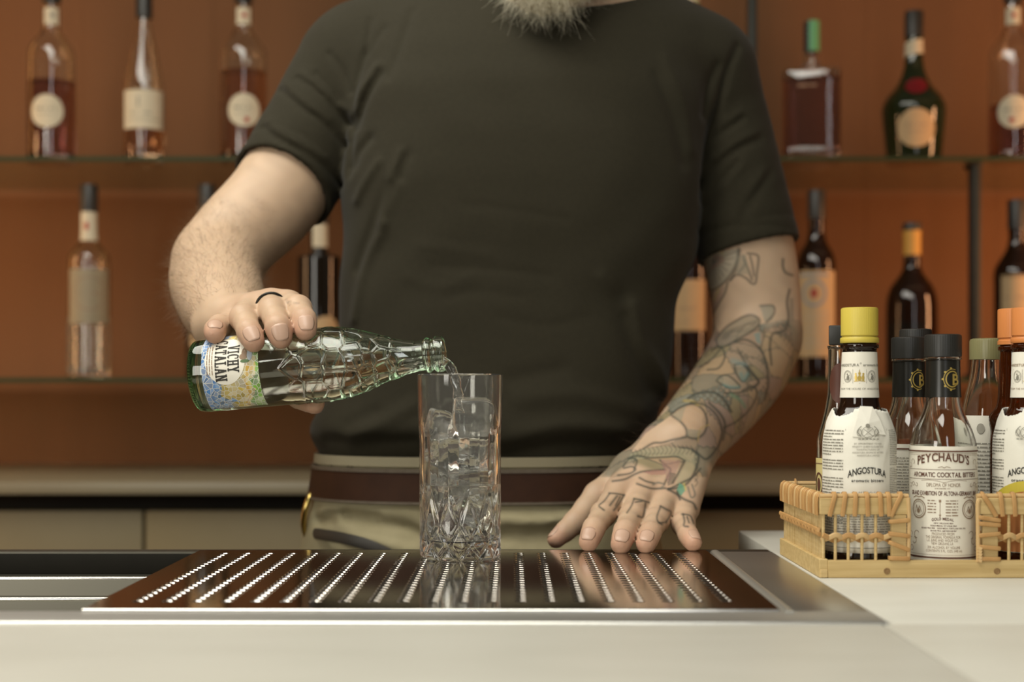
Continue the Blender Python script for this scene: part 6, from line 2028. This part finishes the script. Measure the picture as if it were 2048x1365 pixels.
pick = rb.choice(low, 6000)
dirs = n_[pick] * 0.8 + np.array([0, -0.1, -0.85]) + rb.normal(0, 0.55, (6000, 3))
sv, sf = strands(at_man(v[pick]), dirs, 0.009, 0.00013, 0.9, 5)
hair = obj('beard_hair', make_mesh('beard_hair', sv, sf, True), mat('beard_strand', (0.72, 0.66, 0.50), 0.5), bd)
hair['kind'] = 'stuff'
pick = rb.choice(np.nonzero(v[:, 2] >= 1.45)[0], 3500)
dirs = n_[pick] * 0.45 + np.array([0, -0.05, -0.9]) + rb.normal(0, 0.3, (3500, 3))
sv, sf = strands(at_man(v[pick]), dirs, 0.010, 0.00016, 0.6, 4)
hair2 = obj('cheek_hair', make_mesh('cheek_hair', sv, sf, True), hair.data.materials[0], bd)
hair2['kind'] = 'stuff'
HFd = Field((HXp - 0.11, 1.33, 1.50), (HXp + 0.11, 1.58, 1.725), 0.004)
HFd.ball((HXp, 1.462, 1.612), (.081, .099, .102), 0)
X = (HFd.lo[0] + 0.004 * np.arange(HFd.n[0]))[:, None, None]; Y = (HFd.lo[1] + 0.004 * np.arange(HFd.n[1]))[None, :, None]; Z = (HFd.lo[2] + 0.004 * np.arange(HFd.n[2]))[None, None, :]
HFd.d = np.maximum(HFd.d, (1.635 - 0.9 * (Y - 1.38)) - Z + 0 * X).astype(np.float32)
v, f = HFd.mesh()
obj('hair', make_mesh('hair', at_man(v), f, True), mat('short_brown_hair', (0.10, 0.075, 0.05), 0.7, bump=(600, 0.6)), man)
for s_ in (-1, 1):
    v, f = lathe([(0, -0.011), (0.0078, -0.0078), (0.011, 0), (0.0078, 0.0078), (0, 0.011)], 16)
    ec = (HXp + s_ * .031 - man.location.x, 1.3815 - man.location.y, 1.566)
    e = obj('eye', make_mesh('eye', [(p[0] + ec[0], p[1] + ec[1], p[2] + ec[2]) for p in v], f, True), mat('eye', (0.50, 0.47, 0.42), 0.2), man)
    v, f = lathe([(0, 0.0), (0.0022, 0.0), (0.0024, 0.0), (0.0052, -0.0012), (0.0054, -0.0024)], 20)
    vi = [(p[0] + ec[0], ec[1] - 0.01095 - p[2], p[1] + ec[2] - 0.0012) for p in v]
    obj('iris', make_mesh('iris', vi, f, True), mat('iris', (0.045, 0.035, 0.022), 0.2), e)
    for up_ in (1, -1):
        pts = [(ec[0] + 0.0128 * math.cos(R(a_q)), ec[1] - 0.0115 * math.sin(R(a_q)) * 0.9 + 0.0005, ec[2] - 0.001 + up_ * 0.0062 * math.sin(R(a_q))) for a_q in range(0, 181, 15)]
        vl, fl_ = tube_geo(pts, [0.0016 + 0.0018 * math.sin(R(a_q)) for a_q in range(0, 181, 15)], 10)
        obj('eyelid', make_mesh('eyelid', vl, fl_, True), mat('eyelid_skin', (0.46, 0.31, 0.21), 0.5), man)
# hair on the forearms
def arm_hair(chain, a, b, count, length, colr, cond):
    pts = np.array([tuple(p) for p in chain])
    src = V2[cond]; nrm = N2[cond]
    if len(src) == 0: return
    pick = rb.choice(len(src), count)
    ad = np.array(b) - np.array(a); ad = ad / np.linalg.norm(ad)
    dirs = nrm[pick] * 0.62 + ad[None, :] * 0.55 + rb.normal(0, 0.28, (count, 3))
    sv, sf = strands(at_man(src[pick]), dirs, length, 0.00009, 0.35, 4)
    o = obj('arm_hair', make_mesh('arm_hair', sv, sf, True), colr, body)
    o['kind'] = 'stuff'
hm = mat('brown_arm_hair', (0.15, 0.095, 0.05), 0.6)
hm2 = mat('dark_arm_hair', (0.06, 0.038, 0.02), 0.6)
reg = (PX < 545) & (PY > 400) & (PY < 690) & (V2[:, 1] < 1.47) & (V2[:, 1] > 1.215)
arm_hair(RA, RA[4], RA[7], 2600, 0.011, hm, reg)
reg2 = (PX > 1240) & (PX < 1460) & (PY > 690) & (PY < 905) & (V2[:, 1] > 1.31) & msk & ((N2[:, 0] < -0.35) | (N2[:, 1] > 0.3))
arm_hair(LA, LA[4], LA[8], 900, 0.012, hm2, reg2)
